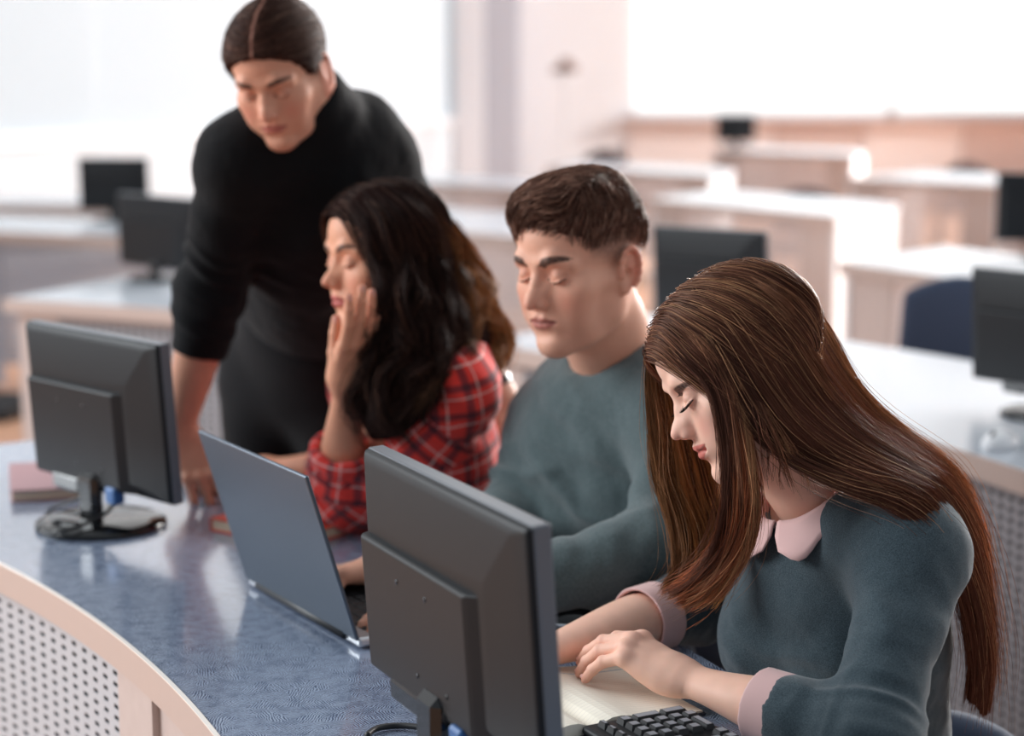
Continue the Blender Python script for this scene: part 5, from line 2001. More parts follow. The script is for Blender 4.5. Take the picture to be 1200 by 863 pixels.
chair_for(CAST['front'][2], 'low backed navy chair the brown haired woman sits on', 0.0, back_top=0.64)
chair_for(CAST['young'][2], 'navy chair the young man in the sweatshirt sits on', 0.02)
chair_for(CAST['plaid'][2], 'navy chair of the woman in the checked shirt, the standing man holding its back', 0.04, back_top=0.93)
c_ = at(1092, 420, 5.45)
chair((c_[0], c_[1]), (-0.55, -0.83), 'empty navy chair behind the pale curved desk, left of the cut off monitor', back_top=0.90)
M_DCH = mat('dark_brown_chair', srgb(74, 60, 64), rough=0.8)
for (px, py, D, lb) in ((942, 222, 11.2, 'dark chair whose top edge shows above the middle desk with the white end panel'),
                        (705, 176, 16.5, 'dark chair beyond the young man, right of the white plant stand'),
                        (1135, 192, 14.6, 'dark chair in front of the pink panelling at the far right')):
    c_ = at(px, py, D)
    chair((c_[0], c_[1]), (-0.2, -1), lb, back_top=float(c_[2]) + 0.02, color=M_DCH)
# ---------------------------------------------------------------- hair
RNG = np.random.default_rng(7)
M_HAIR = mat('hair', rough=0.46, spec=0.45, attr='col')
M_HAIR2 = mat('dark_hair', rough=0.6, spec=0.12, attr='col')
M_HAIRD = mat('hair_inner', rough=1.0, spec=0.0, attr='col')
M_HAIR.node_tree.nodes['Principled BSDF'].inputs['Specular IOR Level'].default_value = 0.24
M_HAIR.node_tree.nodes['Principled BSDF'].inputs['Specular Tint'].default_value = (1.0, 0.80, 0.60, 1)


def catmull(P, n):
    """resample a polyline (k,3) to n points along a smooth curve"""
    P = np.asarray(P, float)
    Q = np.concatenate([[2 * P[0] - P[1]], P, [2 * P[-1] - P[-2]]])
    seg = np.linalg.norm(np.diff(P, axis=0), axis=1)
    cum = np.r_[0, np.cumsum(seg)] / seg.sum()
    out = []
    for t in np.linspace(0, 1, n):
        i = min(int(np.searchsorted(cum, t, 'right') - 1), len(P) - 2)
        u = (t - cum[i]) / max(cum[i + 1] - cum[i], 1e-9)
        p0, p1, p2, p3 = Q[i], Q[i + 1], Q[i + 2], Q[i + 3]
        out.append(0.5 * ((2 * p1) + (-p0 + p2) * u + (2 * p0 - 5 * p1 + 4 * p2 - p3) * u * u + (-p0 + 3 * p1 - 3 * p2 + p3) * u ** 3))
    return np.array(out)


def strand_mesh(S, r0, r1, cols, name, parent, k=3, m_=None):
    """S (n, m, 3) strands -> one mesh of thin tapered tubes; cols (n,3) or (n,m,3)"""
    n, m, _ = S.shape
    m_ = m_ or M_HAIR
    T = np.gradient(S, axis=1)
    T /= np.linalg.norm(T, axis=2, keepdims=True) + 1e-12
    A = np.cross(T, np.array([0.3, 0.5, 0.81])); A /= np.linalg.norm(A, axis=2, keepdims=True) + 1e-9
    B = np.cross(T, A)
    t = np.linspace(0, 1, m)
    rad = r0 * (1 - t ** 3) + r1 * t ** 3
    rad = rad[None, :, None] * (np.ones((n, 1, 1)) * RNG.uniform(0.7, 1.25, (n, 1, 1)))
    V = np.stack([S + rad * (math.cos(w) * A + math.sin(w) * B) for w in np.linspace(0, 2 * math.pi, k + 1)[:-1]], axis=2)   # n,m,k,3
    idx = np.arange(n * m * k).reshape(n, m, k)
    F = []
    for a in range(k):
        b = (a + 1) % k
        F.append(np.stack([idx[:, :-1, a], idx[:, 1:, a], idx[:, 1:, b], idx[:, :-1, b]], -1).reshape(-1, 4))
    F = np.concatenate(F)
    if cols.ndim == 2: cols = np.repeat(cols[:, None, :], m, 1)
    C = np.repeat(cols[:, :, None, :], k, 2).reshape(-1, 3)
    return link(name, np_mesh(name, V.reshape(-1, 3), F, C), m_, parent)


SCALP = [((0, -0.018, 0.043), (0.0755, 0.092, 0.078)), ((0, 0.020, 0.045), (0.066, 0.071, 0.064)), ((0, 0.030, -0.018), (0.060, 0.054, 0.068))]


def scalp_d(P):
    d = None
    for c, r in SCALP:
        q = P - np.array(c); r = np.array(r)
        k0 = np.sqrt(((q / r) ** 2).sum(-1)); k1 = np.sqrt(((q / r ** 2) ** 2).sum(-1)) + 1e-9
        e = k0 * (k0 - 1) / k1
        if d is None: d = e
        else:
            k = 0.02
            h = np.maximum(k - np.abs(d - e), 0) / k
            d = np.minimum(d, e) - h * h * k * 0.25
    return d


def scalp_n(P):
    e = 1e-4
    g = np.stack([scalp_d(P + np.eye(3)[a] * e) - scalp_d(P - np.eye(3)[a] * e) for a in range(3)], -1)
    return g / (np.linalg.norm(g, axis=-1, keepdims=True) + 1e-12)


LINE_F = ([-0.12, -0.09, -0.05, -0.03, -0.012, 0.012, 0.02, 0.045, 0.062, 0.085, 0.12], [-0.075, -0.065, -0.045, 0.0, 0.024, 0.020, 0.000, 0.030, 0.052, 0.074, 0.090])
LINE_M = ([-0.12, -0.10, -0.07, -0.04, 0.00, 0.025, 0.042, 0.062, 0.085, 0.12], [0.010, 0.014, 0.026, 0.036, 0.043, 0.044, 0.040, 0.052, 0.066, 0.075])


def cap(M, line, off, name, parent, color, mat_=None, bulge=None, h=0.002, noise=0.0015, edge=1.0, pre=None, part=None):
    f = Field((-0.11, -0.15, -0.10), (0.11, 0.13, 0.17), h)
    for c, r in SCALP:
        f.ell(c, np.array(r) + off, 0.02)
    if bulge: bulge(f)
    Y, Z = f.ax[1][None, :, None], f.ax[2][None, None, :]
    zl = np.interp(f.ax[1], *line)[None, :, None]
    d = ((zl - Z) * edge).astype(np.float32) + 0 * f.F
    w = np.maximum(0.010 - np.abs(f.F - d), 0) / 0.010
    f.F = np.maximum(f.F, d) + w * w * 0.010 * 0.25
    if pre: pre(f)
    # hollow, the head fills it
    V, F = f.mesh(); V = relax(V, F, 1)
    N = normals(V, F)
    V = V + N * (noise * vnoise(V * np.array([1, 0.35, 1]), 0.006, 3))[:, None]
    C = np.tile(np.array(color[:3]), (len(V), 1)) * (1 + 0.25 * vnoise(V * np.array([1, 0.3, 1]), 0.004, 8))[:, None]
    if part:
        w = (sstep(0.0030, 0.0012, np.abs(V[:, 0])) * (V[:, 1] > -0.03) * (V[:, 2] > 0.04))[:, None]
        C = C * (1 - w) + np.array(part[:3]) * w
    return link(name, np_mesh(name, to_world(V, M), F, np.clip(C, 0, 1)), M_HAIRD, parent)


def near_D(px, py, M, off, D0=None, far=False):
    """distance at which the line of sight through a pixel meets the head, grown by off"""
    c = M[1]
    Ds = np.linspace(c[1] - 0.16, c[1] + 0.16, 161)
    P = np.array([at(px, py, D) for D in Ds])
    d = scalp_d(np.array([to_local(p, M) for p in P])) - off
    i = np.argmin(d)
    if d[i] > 0: return Ds[i]
    idx = np.where(d < 0)[0]
    return Ds[idx[-1]] if far else Ds[idx[0]]


def guides(rows, M, off=0.008, far=False, n=28):
    """rows: lists of (px, py[, D]); without D the point lies on the head"""
    out = []
    for row in rows:
        P = []
        for i, q in enumerate(row):
            D = q[2] if len(q) > 2 else near_D(q[0], q[1], M, off * (0.55 if i == 0 else 1.0), far=far)
            P.append(at(q[0], q[1], D))
        out.append(catmull(P, n))
    return np.array(out)


def sheet(G, ns, jitter, clump=0.004, nclump=60, wave=None, seed=1, ends=0.06, fly=0.0, nv=None):
    """strands spread between neighbouring guides G (g, m, 3)"""
    rng = np.random.default_rng(seed)
    g, m, _ = G.shape
    u = rng.uniform(0, g - 1, ns)
    # smooth interpolation across the guides
    Gp = np.concatenate([[2 * G[0] - G[1]], G, [2 * G[-1] - G[-2]]])
    i = np.minimum(u.astype(int), g - 2); f = (u - i)[:, None, None]
    p0, p1, p2, p3 = Gp[i], Gp[i + 1], Gp[i + 2], Gp[i + 3]
    S = 0.5 * ((2 * p1) + (-p0 + p2) * f + (2 * p0 - 5 * p1 + 4 * p2 - p3) * f * f + (-p0 + 3 * p1 - 3 * p2 + p3) * f ** 3)
    t = np.linspace(0, 1, m)[None, :, None]
    off = rng.normal(0, 1, (ns, 1, 3)) * jitter
    S = S + off * (0.35 + 0.9 * t)
    # locks: strands drawn towards a few centres, more so at the tips
    cu = np.sort(rng.uniform(0, g - 1, nclump))
    j = np.abs(u[:, None] - cu[None, :]).argmin(1)
    cen = np.stack([S[j == q].mean(0) if (j == q).any() else np.zeros((m, 3)) for q in range(nclump)])
    w = 0.15 + 0.45 * np.clip(t * 1.4, 0, 1) ** 1.5
    S = S * (1 - w) + cen[j] * w
    coff = rng.normal(0, 1, (nclump, 1, 3)) * clump
    S = S + coff[j] * np.clip(t * 2, 0, 1)
    # wander
    ph = rng.uniform(0, 6.28, (nclump, 1, 3))[j] + rng.normal(0, 0.35, (ns, 1, 3)); fr = rng.uniform(1.0, 2.2, (nclump, 1, 3))[j]
    S = S + np.sin(t * 6.28 * fr + ph) * clump * 0.8 * t
    if wave:
        amp, nn = wave
        S = S + np.sin(t * 6.28 * nn + ph + np.array([0, 1.57, 0.7])) * amp * np.clip(t * 2.5 - 0.4, 0, 1)
    if fly:
        k = rng.random(ns) < 0.05
        S[k] += (rng.normal(0, 1, (k.sum(), 1, 3)) * fly) * np.clip(t, 0, 1) ** 1.2
    # cut strands to different lengths
    L = 1 - ends * rng.random(ns) ** 2 * 3
    idx = (np.linspace(0, 1, m)[None, :] * L[:, None]) * (m - 1)
    a = np.minimum(idx.astype(int), m - 2); fr_ = (idx - a)[:, :, None]
    r_ = np.arange(ns)[:, None]
    S = S[r_, a] * (1 - fr_) + S[r_, a + 1] * fr_
    return S, u / (g - 1), j


def under(G, thick, name, parent, color, inset=None):
    """the dense inner layer of a sheet of hair"""
    g, m, _ = G.shape
    V = G.reshape(-1, 3)
    idx = np.arange(g * m).reshape(g, m)
    F = np.stack([idx[:-1, :-1], idx[:-1, 1:], idx[1:, 1:], idx[1:, :-1]], -1).reshape(-1, 4)
    C = np.tile(np.array(color[:3]), (len(V), 1)) * (1 + 0.3 * vnoise(V * 1.0, 0.004, 2))[:, None]
    me = np_mesh(name, V, F, np.clip(C, 0, 1))
    o = link(name, me, M_HAIRD, parent)
    s = o.modifiers.new('sub', 'SUBSURF'); s.levels = 1; s.render_levels = 1
    solid(o, thick)
    return o


def tones(n, cols, weights, seed=3, jit=0.18):
    rng = np.random.default_rng(seed)
    C = np.array([c[:3] for c in cols])[rng.choice(len(cols), n, p=np.array(weights) / sum(weights))]
    return C * (1 + jit * rng.normal(0, 1, (n, 1)))


def dense(G, k):
    """more guides by interpolation"""
    g, m, _ = G.shape
    Gp = np.concatenate([[2 * G[0] - G[1]], G, [2 * G[-1] - G[-2]]])
    out = []
    for u in np.linspace(0, g - 1, k):
        i = min(int(u), g - 2); f = u - i
        p0, p1, p2, p3 = Gp[i], Gp[i + 1], Gp[i + 2], Gp[i + 3]
        out.append(0.5 * ((2 * p1) + (-p0 + p2) * f + (2 * p0 - 5 * p1 + 4 * p2 - p3) * f * f + (-p0 + 3 * p1 - 3 * p2 + p3) * f ** 3))
    return np.array(out)


def front_hair():
    p, M, J = CAST['front']
    BR = [srgb(90, 57, 47), srgb(116, 75, 60), srgb(144, 99, 76), srgb(174, 126, 94), srgb(200, 152, 112)]
    base = empty('hair'); base.parent = p
    h = 0.013

    def pre(f):
        pass
    LINE_A = (LINE_F[0], [-0.075, -0.065, -0.045, -0.02, -0.02, -0.02, -0.015, 0.014, 0.036, 0.057, 0.078])
    cap(M, LINE_A, 0.008, 'hair_cap', p, BR[0], h=0.002, noise=0.0)
    # swept back over the near side of the head and the shoulder
    rows = [
        [(794, 357), (826, 404), (850, 455), (876, 500), (922, 536, 2.12), (982, 566, 2.10), (1046, 592, 2.08), (1098, 640, 2.085), (1128, 710, 2.13), (1138, 780, 2.17), (1134, 822, 2.19)],
        [(800, 352), (838, 398), (866, 448), (900, 500, 2.13), (945, 541, 2.135), (1000, 566, 2.10), (1062, 584, 2.085), (1112, 630, 2.10), (1140, 700, 2.15), (1150, 780, 2.19), (1146, 828, 2.20)],
        [(822, 341), (864, 388), (898, 440), (935, 492, 2.13), (982, 532, 2.13), (1035, 560, 2.10), (1085, 584, 2.10), (1124, 640, 2.13), (1146, 710, 2.17), (1156, 790, 2.20), (1152, 838, 2.21)],
        [(845, 334), (890, 375), (926, 428), (962, 478, 2.16), (1008, 520, 2.15), (1058, 551, 2.14), (1102, 580, 2.14), (1134, 640, 2.16), (1152, 715, 2.20), (1160, 780, 2.22), (1154, 830, 2.23)],
        [(866, 328), (912, 362), (948, 412), (980, 462, 2.19), (1022, 506, 2.18), (1070, 540, 2.18), (1110, 570, 2.18), (1140, 630, 2.20), (1155, 710, 2.23), (1160, 775, 2.25), (1156, 815, 2.25)],
        [(884, 326), (925, 352), (958, 400, 2.24), (990, 452, 2.24), (1030, 498, 2.24), (1078, 532, 2.24), (1116, 562, 2.24), (1143, 620, 2.25), (1155, 700, 2.27), (1158, 760, 2.28), (1152, 800, 2.28)],
        [(898, 327, 2.25), (946, 352, 2.28), (977, 398, 2.28), (1004, 450, 2.27), (1044, 492, 2.27), (1090, 528, 2.27), (1124, 560, 2.27), (1146, 620, 2.28), (1156, 700, 2.29), (1158, 750, 2.30), (1152, 785, 2.30)],
    ]
    G1 = guides(rows, M, h)
    c1 = lambda n, s: tones(n, BR, [4, 5, 4, 2.0, 0.6], s)
    def put(G, n, jit, clump, ncl, seed, cols=None, r0=0.00033, r1=0.00014, wave=None, fly=0.012, ends=0.06, grad=0.35):
        S, u, j = sheet(G, n, jit, clump, ncl, wave, seed, ends, fly)
        C = cols if cols is not None else c1(n, seed)
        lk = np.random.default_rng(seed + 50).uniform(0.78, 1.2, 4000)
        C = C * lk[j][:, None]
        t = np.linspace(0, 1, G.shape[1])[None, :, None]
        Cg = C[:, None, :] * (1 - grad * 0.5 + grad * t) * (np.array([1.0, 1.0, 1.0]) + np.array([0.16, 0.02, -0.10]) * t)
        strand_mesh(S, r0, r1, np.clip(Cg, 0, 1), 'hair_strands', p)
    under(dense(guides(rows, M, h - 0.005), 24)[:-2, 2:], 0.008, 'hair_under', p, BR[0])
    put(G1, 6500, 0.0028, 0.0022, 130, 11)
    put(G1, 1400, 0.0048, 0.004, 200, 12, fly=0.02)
    # lock falling in front of the ear to the chest
    rows = [
        [(772, 388), (797, 420), (826, 448), (840, 492), (846, 540, 2.135), (846, 588, 2.14), (834, 640, 2.15), (806, 676, 2.16), (778, 694, 2.165)],
        [(780, 374), (815, 408), (848, 446), (860, 500), (866, 552, 2.13), (866, 604, 2.135), (852, 652, 2.145), (822, 688, 2.15), (792, 704, 2.16)],
        [(792, 360), (832, 398), (864, 446), (876, 500), (884, 552, 2.125), (884, 604, 2.13), (870, 656, 2.135), (842, 692, 2.14), (812, 708, 2.15)],
    ]
    G2 = guides(rows, M, h)
    und = G2[:, :17]
    under(dense(und[1:], 10)[:, 2:], 0.006, 'hair_under', p, BR[0])
    put(G2, 2300, 0.0032, 0.0035, 46, 24, wave=(0.0035, 1.3), ends=0.10)
    red = tones(700, [srgb(150, 84, 56), srgb(120, 66, 48), srgb(176, 104, 70)], [1, 1, 1], 5)
    put(G2[:, 9:], 700, 0.005, 0.005, 30, 22, cols=red, wave=(0.004, 0.8), ends=0.2)
    # far side, hanging behind the face
    rows = [
        [(768, 392, 2.225), (758, 436, 2.25), (762, 500, 2.27), (770, 565, 2.27), (786, 620, 2.26), (790, 660, 2.24), (772, 690, 2.22)],
        [(774, 384, 2.24), (772, 430, 2.27), (780, 500, 2.285), (790, 565, 2.28), (808, 618, 2.27), (812, 664, 2.24), (788, 700, 2.22)],
        [(786, 372, 2.26), (792, 430, 2.29), (800, 500, 2.30), (812, 565, 2.29), (830, 620, 2.27), (836, 670, 2.24), (812, 708, 2.22)],
        [(800, 360, 2.28), (815, 430, 2.31), (826, 500, 2.31), (836, 565, 2.30), (850, 620, 2.27), (856, 670, 2.24), (838, 705, 2.22)],
    ]
    G3 = guides(rows, M, h)
    gold = lambda n, s: tones(n, [srgb(120, 84, 56), srgb(150, 106, 66), srgb(104, 68, 50), srgb(178, 132, 84)], [3, 3, 2, 1.4], s)
    under(dense(G3[1:, :22], 12), 0.006, 'hair_under', p, srgb(96, 64, 48))
    put(G3, 3200, 0.0034, 0.004, 60, 31, cols=gold(3200, 31), wave=(0.004, 1.2), ends=0.1)
    # strands over the crown, and loose ones
    rows = [
        [(771, 392, 2.215), (790, 362), (825, 338), (868, 327), (915, 341), (950, 378)],
        [(769, 393, 2.20), (782, 366), (812, 346), (850, 336), (895, 345), (935, 378)],
    ]
    # hair over the skull, from the parting down and back on both sides
    mask = lambda P: P[:, 2] > np.interp(P[:, 1], *LINE_A) + 0.001

    def direction(q, rng, t):
        sx = np.where(q[:, 0] < 0, -1.0, 1.0)
        top = sstep(0.075, 0.0, np.abs(q[:, 0]))
        d = np.c_[sx * top * 1.0, np.full(len(q), -0.55), -0.35 - 0.8 * (1 - top)]
        return d + 0.10 * np.c_[vnoise(q, 0.03, 1), vnoise(q, 0.03, 2), vnoise(q, 0.03, 3)]
    for n_, lf, sd in ((5200, 0.010, 91), (1600, 0.0125, 92)):
        S = comb(M, n_, mask, direction, 16, lambda P, rng: 0.12 * rng.uniform(0.6, 1.1, len(P)), lambda P, t: lf + 0.001 * np.sin(P[:, 1] * 400), sd)
        C = c1(len(S), sd)
        strand_mesh(S, 0.00042, 0.0002, np.clip(C * (1 + 0.25 * vnoise(to_local_many(S[:, 0], M), 0.01, 5))[:, None], 0, 1), 'hair_strands', p)
    S = comb(M, 170, mask, direction, 16, lambda P, rng: 0.10 * rng.uniform(0.5, 1.1, len(P)), lambda P, t: 0.011 + 0.013 * t * (0.3 + 0.7 * np.abs(np.sin(P[:, 0] * 900))), 93)
    strand_mesh(S, 0.00022, 0.0001, tones(len(S), BR[3:], [1, 1], 94), 'hair_strands', p)
    lashes(p, M, L=0.0105)
    G6 = guides([[(872, 455), (884, 490, 2.12), (894, 525, 2.12), (898, 560, 2.13)], [(888, 470, 2.13), (904, 505, 2.12), (918, 540, 2.12), (924, 572, 2.12)], [(900, 480, 2.13), (924, 515, 2.12), (946, 550, 2.12), (962, 578, 2.11)]], M, h)
    put(G6, 90, 0.003, 0.004, 14, 55, fly=0.004, grad=0.0)
    # a few loose hairs standing off the outline
    S, u, j = sheet(dense(G1, 8), 160, 0.010, 0.006, 120, None, 81, 0.2, 0.03)
    strand_mesh(S, 0.00022, 0.0001, tones(160, BR[3:], [1, 1], 82), 'hair_strands', p)
    S, u, j = sheet(G3, 60, 0.010, 0.008, 50, (0.006, 1.5), 83, 0.2, 0.02)
    strand_mesh(S, 0.00022, 0.0001, tones(60, BR[3:], [1, 1], 84), 'hair_strands', p)
    bpy.data.objects.remove(base)
    return


def plaid_hair():
    p, M, J = CAST['plaid']
    DK = [srgb(40, 28, 26), srgb(58, 40, 35), srgb(84, 58, 46)]
    OM = [srgb(150, 100, 62), srgb(190, 134, 84), srgb(120, 80, 54)]
    cap(M, LINE_F, 0.010, 'hair_cap', p, DK[0], h=0.003)
    rows = [
        [(410, 243), (424, 268), (436, 305), (445, 350, 2.90), (438, 400, 2.895), (426, 448, 2.90), (424, 485, 2.90), (436, 512, 2.91)],
        [(424, 228), (450, 262), (464, 310), (474, 360, 2.90), (470, 410, 2.89), (458, 455, 2.89), (452, 490, 2.89), (460, 510, 2.90)],
        [(445, 222), (482, 258), (498, 310), (508, 360, 2.93), (505, 405, 2.90), (492, 445, 2.88), (482, 478, 2.88), (484, 495, 2.89)],
        [(462, 222), (506, 262), (524, 315, 2.99), (536, 362, 2.98), (536, 398, 2.94), (522, 432, 2.91), (506, 458, 2.90), (500, 476, 2.90)],
        [(476, 224), (518, 266, 3.03), (540, 318, 3.04), (556, 362, 3.03), (566, 396, 3.02), (556, 424, 3.01), (540, 440, 3.0), (528, 452, 3.0)],
        [(484, 228, 3.04), (528, 272, 3.08), (554, 322, 3.09), (572, 362, 3.09), (582, 392, 3.08), (578, 425, 3.07), (562, 446, 3.06), (552, 460, 3.06)],
    ]
    G = guides(rows, M, 0.016)
    Gd = dense(G, 30)
    under(Gd, 0.020, 'hair_under', p, DK[0])
    S, u, j = sheet(G, 4200, 0.011, 0.009, 60, (0.015, 3.0), 41, 0.08, 0.01)
    C = tones(4200, DK, [3, 3, 1], 42)
    O = tones(4200, OM, [2, 2, 1], 43)
    t = np.linspace(0, 1, G.shape[1])[None, :, None]
    w = (sstep(0.52, 0.80, u)[:, None, None]) * sstep(0.10, 0.40, t)
    strand_mesh(S, 0.0007, 0.0003, np.clip(C[:, None] * (1 - w) + O[:, None] * w, 0, 1), 'hair_strands', p, m_=M_HAIR2)
    mask = lambda P: P[:, 2] > np.interp(P[:, 1], *LINE_F) + 0.001

    def direction(q, rng, t):
        sx = np.where(q[:, 0] < 0, -1.0, 1.0)
        top = sstep(0.075, 0.0, np.abs(q[:, 0]))
        return np.c_[sx * top, np.full(len(q), -0.45), -0.35 - 0.8 * (1 - top)]
    S = comb(M, 2600, mask, direction, 14, lambda P, rng: 0.13 * rng.uniform(0.6, 1.1, len(P)), lambda P, t: 0.013 + 0 * P[:, 0], 48)
    strand_mesh(S, 0.0007, 0.0003, np.clip(tones(len(S), DK, [3, 3, 2], 49), 0, 1), 'hair_strands', p, m_=M_HAIR2)
    rows = [[(540, 300, 3.09), (566, 345, 3.10), (580, 385, 3.10), (574, 425, 3.09), (556, 452, 3.08)],
            [(528, 290, 3.06), (552, 335, 3.06), (568, 380, 3.06), (560, 420, 3.05), (545, 440, 3.05)]]
    G = guides(rows, M)
    S, u, j = sheet(G, 900, 0.006, 0.008, 16, (0.010, 1.6), 45, 0.1, 0.02)
    strand_mesh(S, 0.0008, 0.0003, np.clip(tones(900, OM, [2, 3, 1], 46), 0, 1), 'hair_strands', p, m_=M_HAIR2)


def to_local_many(P, M):
    return np.linalg.solve(M[0], (P - M[1]).T).T


def comb(M, n, mask, direction, steps, length, lift, seed, off0=0.003):
    """strands rooted on the scalp and combed along it"""
    rng = np.random.default_rng(seed)
    P = rng.normal(0, 1, (n * 6, 3)); P /= np.linalg.norm(P, axis=1)[:, None]
    P = np.array([0, -0.01, 0.04]) + P * 0.11
    for _ in range(6):
        P = P - scalp_n(P) * scalp_d(P)[:, None]
    P = P[mask(P)][:n]
    S = [P + scalp_n(P) * (lift(P, 0.0) + 0 * P[:, 0])[:, None]]
    st = length(P, rng)[:, None] / steps
    for i in range(steps):
        q = S[-1]; N = scalp_n(q)
        d = direction(q, rng if i == 0 else None, i / steps)
        d = d - N * (d * N).sum(1)[:, None]
        d /= np.linalg.norm(d, axis=1)[:, None] + 1e-9
        q2 = q + d * st
        N = scalp_n(q2)
        want = lift(P, (i + 1) / steps)
        q2 = q2 + N * (want - scalp_d(q2))[:, None]
        S.append(q2)
    S = np.stack(S, 1)
    S = S + rng.normal(0, 0.0007, (len(P), 1, 3)) + rng.normal(0, 0.0010, (len(P), 1, 3)) * np.linspace(0, 1, steps + 1)[None, :, None]
    return S @ M[0].T + M[1]


def young_hair():
    p, M, J = CAST['young']
    BR = [srgb(78, 52, 44), srgb(104, 70, 58), srgb(134, 96, 80), srgb(164, 126, 108)]

    def bulge(f):
        f.ell((0.004, 0.032, 0.094), (0.050, 0.042, 0.022), 0.02)
        f.ell((0.0, 0.0, 0.100), (0.056, 0.06, 0.022), 0.02)
        f.ell((0.016, 0.058, 0.088), (0.034, 0.020, 0.014), 0.014)
    cap(M, LINE_M, 0.0030, 'hair_cap', p, BR[0], bulge=bulge, h=0.002, noise=0.0018)
    for c in [((0.004, 0.032, 0.094), (0.047, 0.039, 0.019)), ((0.0, 0.0, 0.100), (0.052, 0.056, 0.018)), ((0.016, 0.058, 0.088), (0.031, 0.017, 0.011))]:
        SCALP.append(c)
    mask = lambda P: P[:, 2] > np.interp(P[:, 1], *LINE_M) + 0.002

    def direction(q, rng, t):
        d = np.tile(np.array([0.45, 0.85, 0.0]), (len(q), 1))
        side = sstep(0.035, 0.06, np.abs(q[:, 0]))
        d = d * (1 - side)[:, None] + side[:, None] * np.array([0, 0.35, -0.9])
        d = d + 0.5 * np.c_[vnoise(q, 0.02, 1), vnoise(q, 0.02, 2), vnoise(q, 0.02, 3)]
        return d
    length = lambda P, rng: np.where(P[:, 2] > 0.085, 0.040, 0.016) * rng.uniform(0.7, 1.1, len(P))
    lift = lambda P, t: 0.003 + (0.008 * math.sin(t * 3.0)) * sstep(0.06, 0.10, P[:, 2])
    S = comb(M, 6000, mask, direction, 9, length, lift, 61)
    strand_mesh(S, 0.00055, 0.00025, np.clip(tones(len(S), BR, [3, 3, 2, 0.8], 62), 0, 1), 'hair_strands', p)
    del SCALP[3:]


def stand_hair():
    p, M, J = CAST['stand']
    BR = [srgb(64, 44, 38), srgb(78, 54, 46), srgb(94, 68, 56)]

    def pre(f):
        f.path([(0, 0.105, 0.070), (0, 0.085, 0.105), (0, 0.04, 0.128), (0, -0.02, 0.140)], [0.004, 0.004, 0.004, 0.003], k=0.006, mode='s')
    LN_ = ([-0.12, -0.09, -0.05, -0.03, -0.012, 0.012, 0.02, 0.045, 0.062, 0.080, 0.092, 0.12], [-0.075, -0.065, -0.045, 0.0, 0.026, 0.020, 0.000, 0.030, 0.048, 0.064, 0.072, 0.078])
    cap(M, LN_, 0.009, 'hair_cap', p, BR[0], h=0.0025, pre=pre, part=srgb(140, 100, 88), noise=0.0022, bulge=lambda f: (f.ell((0, -0.115, -0.01), (0.026, 0.024, 0.028), 0.01), f.ell((0, -0.06, 0.08), (0.05, 0.05, 0.045), 0.02)))
    mask = lambda P: (P[:, 2] > np.interp(P[:, 1], *LN_) + 0.002) & (np.abs(P[:, 0]) > 0.0030)

    def direction(q, rng, t):
        sx = np.sign(q[:, 0])
        d = np.c_[sx * 0.9 * sstep(0.07, 0.0, np.abs(q[:, 0])), np.full(len(q), -0.75), np.full(len(q), -0.25)]
        return d + 0.12 * np.c_[vnoise(q, 0.02, 1), vnoise(q, 0.02, 2), vnoise(q, 0.02, 3)]
    S = comb(M, 3500, mask, direction, 14, lambda P, rng: 0.11 * rng.uniform(0.7, 1.1, len(P)), lambda P, t: 0.0105 + 0.0015 * np.sin(P[:, 1] * 300), 71)
    strand_mesh(S, 0.0007, 0.0004, np.clip(tones(len(S), BR, [3, 3, 2], 72), 0, 1), 'hair_strands', p, m_=M_HAIR2)


front_hair(); plaid_hair(); young_hair(); stand_hair()
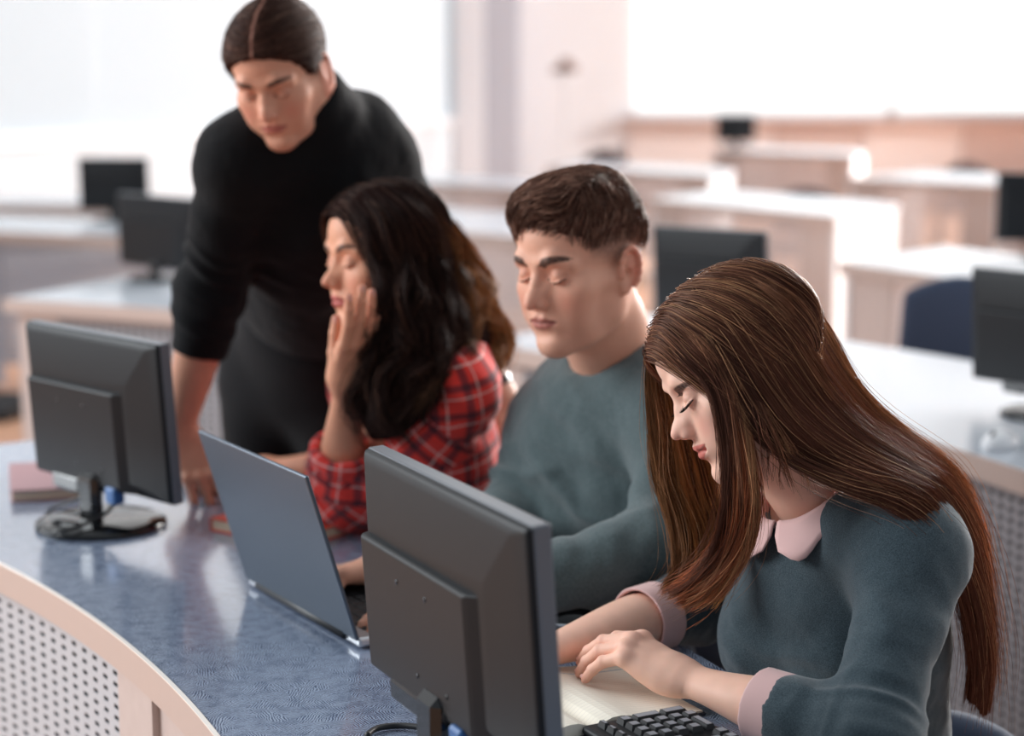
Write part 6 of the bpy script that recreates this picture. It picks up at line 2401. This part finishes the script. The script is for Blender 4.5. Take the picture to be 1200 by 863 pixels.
# ---------------------------------------------------------------- light and camera
w = bpy.data.worlds.new('daylight'); SC.world = w; w.use_nodes = True
nt = w.node_tree; N, L = nt.nodes, nt.links
bg = N['Background']
tc = N.new('ShaderNodeTexCoord')
dt = N.new('ShaderNodeVectorMath'); dt.operation = 'DOT_PRODUCT'; dt.inputs[1].default_value = tuple(unit((0.35, 0.93, 0.12)))
L.new(tc.outputs['Generated'], dt.inputs[0])
r = N.new('ShaderNodeValToRGB')
e = r.color_ramp.elements
e[0].position = 0.0; e[0].color = (0.20, 0.22, 0.25, 1)
e[1].position = 1.0; e[1].color = (1.35, 1.32, 1.30, 1)
x_ = e.new(0.55); x_.color = (0.50, 0.54, 0.58, 1)
x_ = e.new(0.85); x_.color = (1.15, 1.15, 1.16, 1)
mr = N.new('ShaderNodeMapRange'); mr.inputs[1].default_value = -1; mr.inputs[2].default_value = 1
L.new(dt.outputs['Value'], mr.inputs[0]); L.new(mr.outputs[0], r.inputs['Fac']); L.new(r.outputs['Color'], bg.inputs['Color'])
bg.inputs['Strength'].default_value = 1.0


def area(name, loc, to, sx, sy, power, color):
    l = bpy.data.lights.new(name, 'AREA'); l.shape = 'RECTANGLE'; l.size = sx; l.size_y = sy; l.energy = power; l.color = color
    o = bpy.data.objects.new(name, l); COL.objects.link(o); o.location = loc
    o.rotation_euler = (Vector(to) - Vector(loc)).to_track_quat('-Z', 'Y').to_euler()
    return o


area('window_daylight', (5.5, 9.5, 3.6), (0.2, 2.6, 0.9), 5.0, 2.4, 640, (1.0, 0.96, 0.92))
area('side_window_daylight', (-4.6, 3.2, 2.8), (0.2, 2.7, 1.0), 3.5, 2.2, 265, (0.92, 0.97, 1.0))
area('window_daylight', (9.0, 17, 3.8), (2, 8, 0.8), 6.0, 3.0, 3200, (1.0, 0.97, 0.95))

cd = bpy.data.cameras.new('camera')
cam_o = bpy.data.objects.new('camera', cd); COL.objects.link(cam_o)
cam_o.location = (0, 0, CAM_Z); cam_o.rotation_euler = (math.pi / 2 - PITCH, 0, 0)
cd.sensor_width = 36; cd.lens = 36 * FPX / 1200
cd.clip_start = 0.05; cd.clip_end = 100
cd.dof.use_dof = True; cd.dof.focus_distance = 2.20; cd.dof.aperture_fstop = 2.6
SC.camera = cam_o
SC.view_settings.view_transform = 'Standard'
SC.view_settings.look = 'None'
SC.view_settings.exposure = 0.12
SC.view_settings.gamma = 1
SC.view_settings.use_curve_mapping = False
SC.cycles.use_denoising = True
SC.cycles.max_bounces = 6
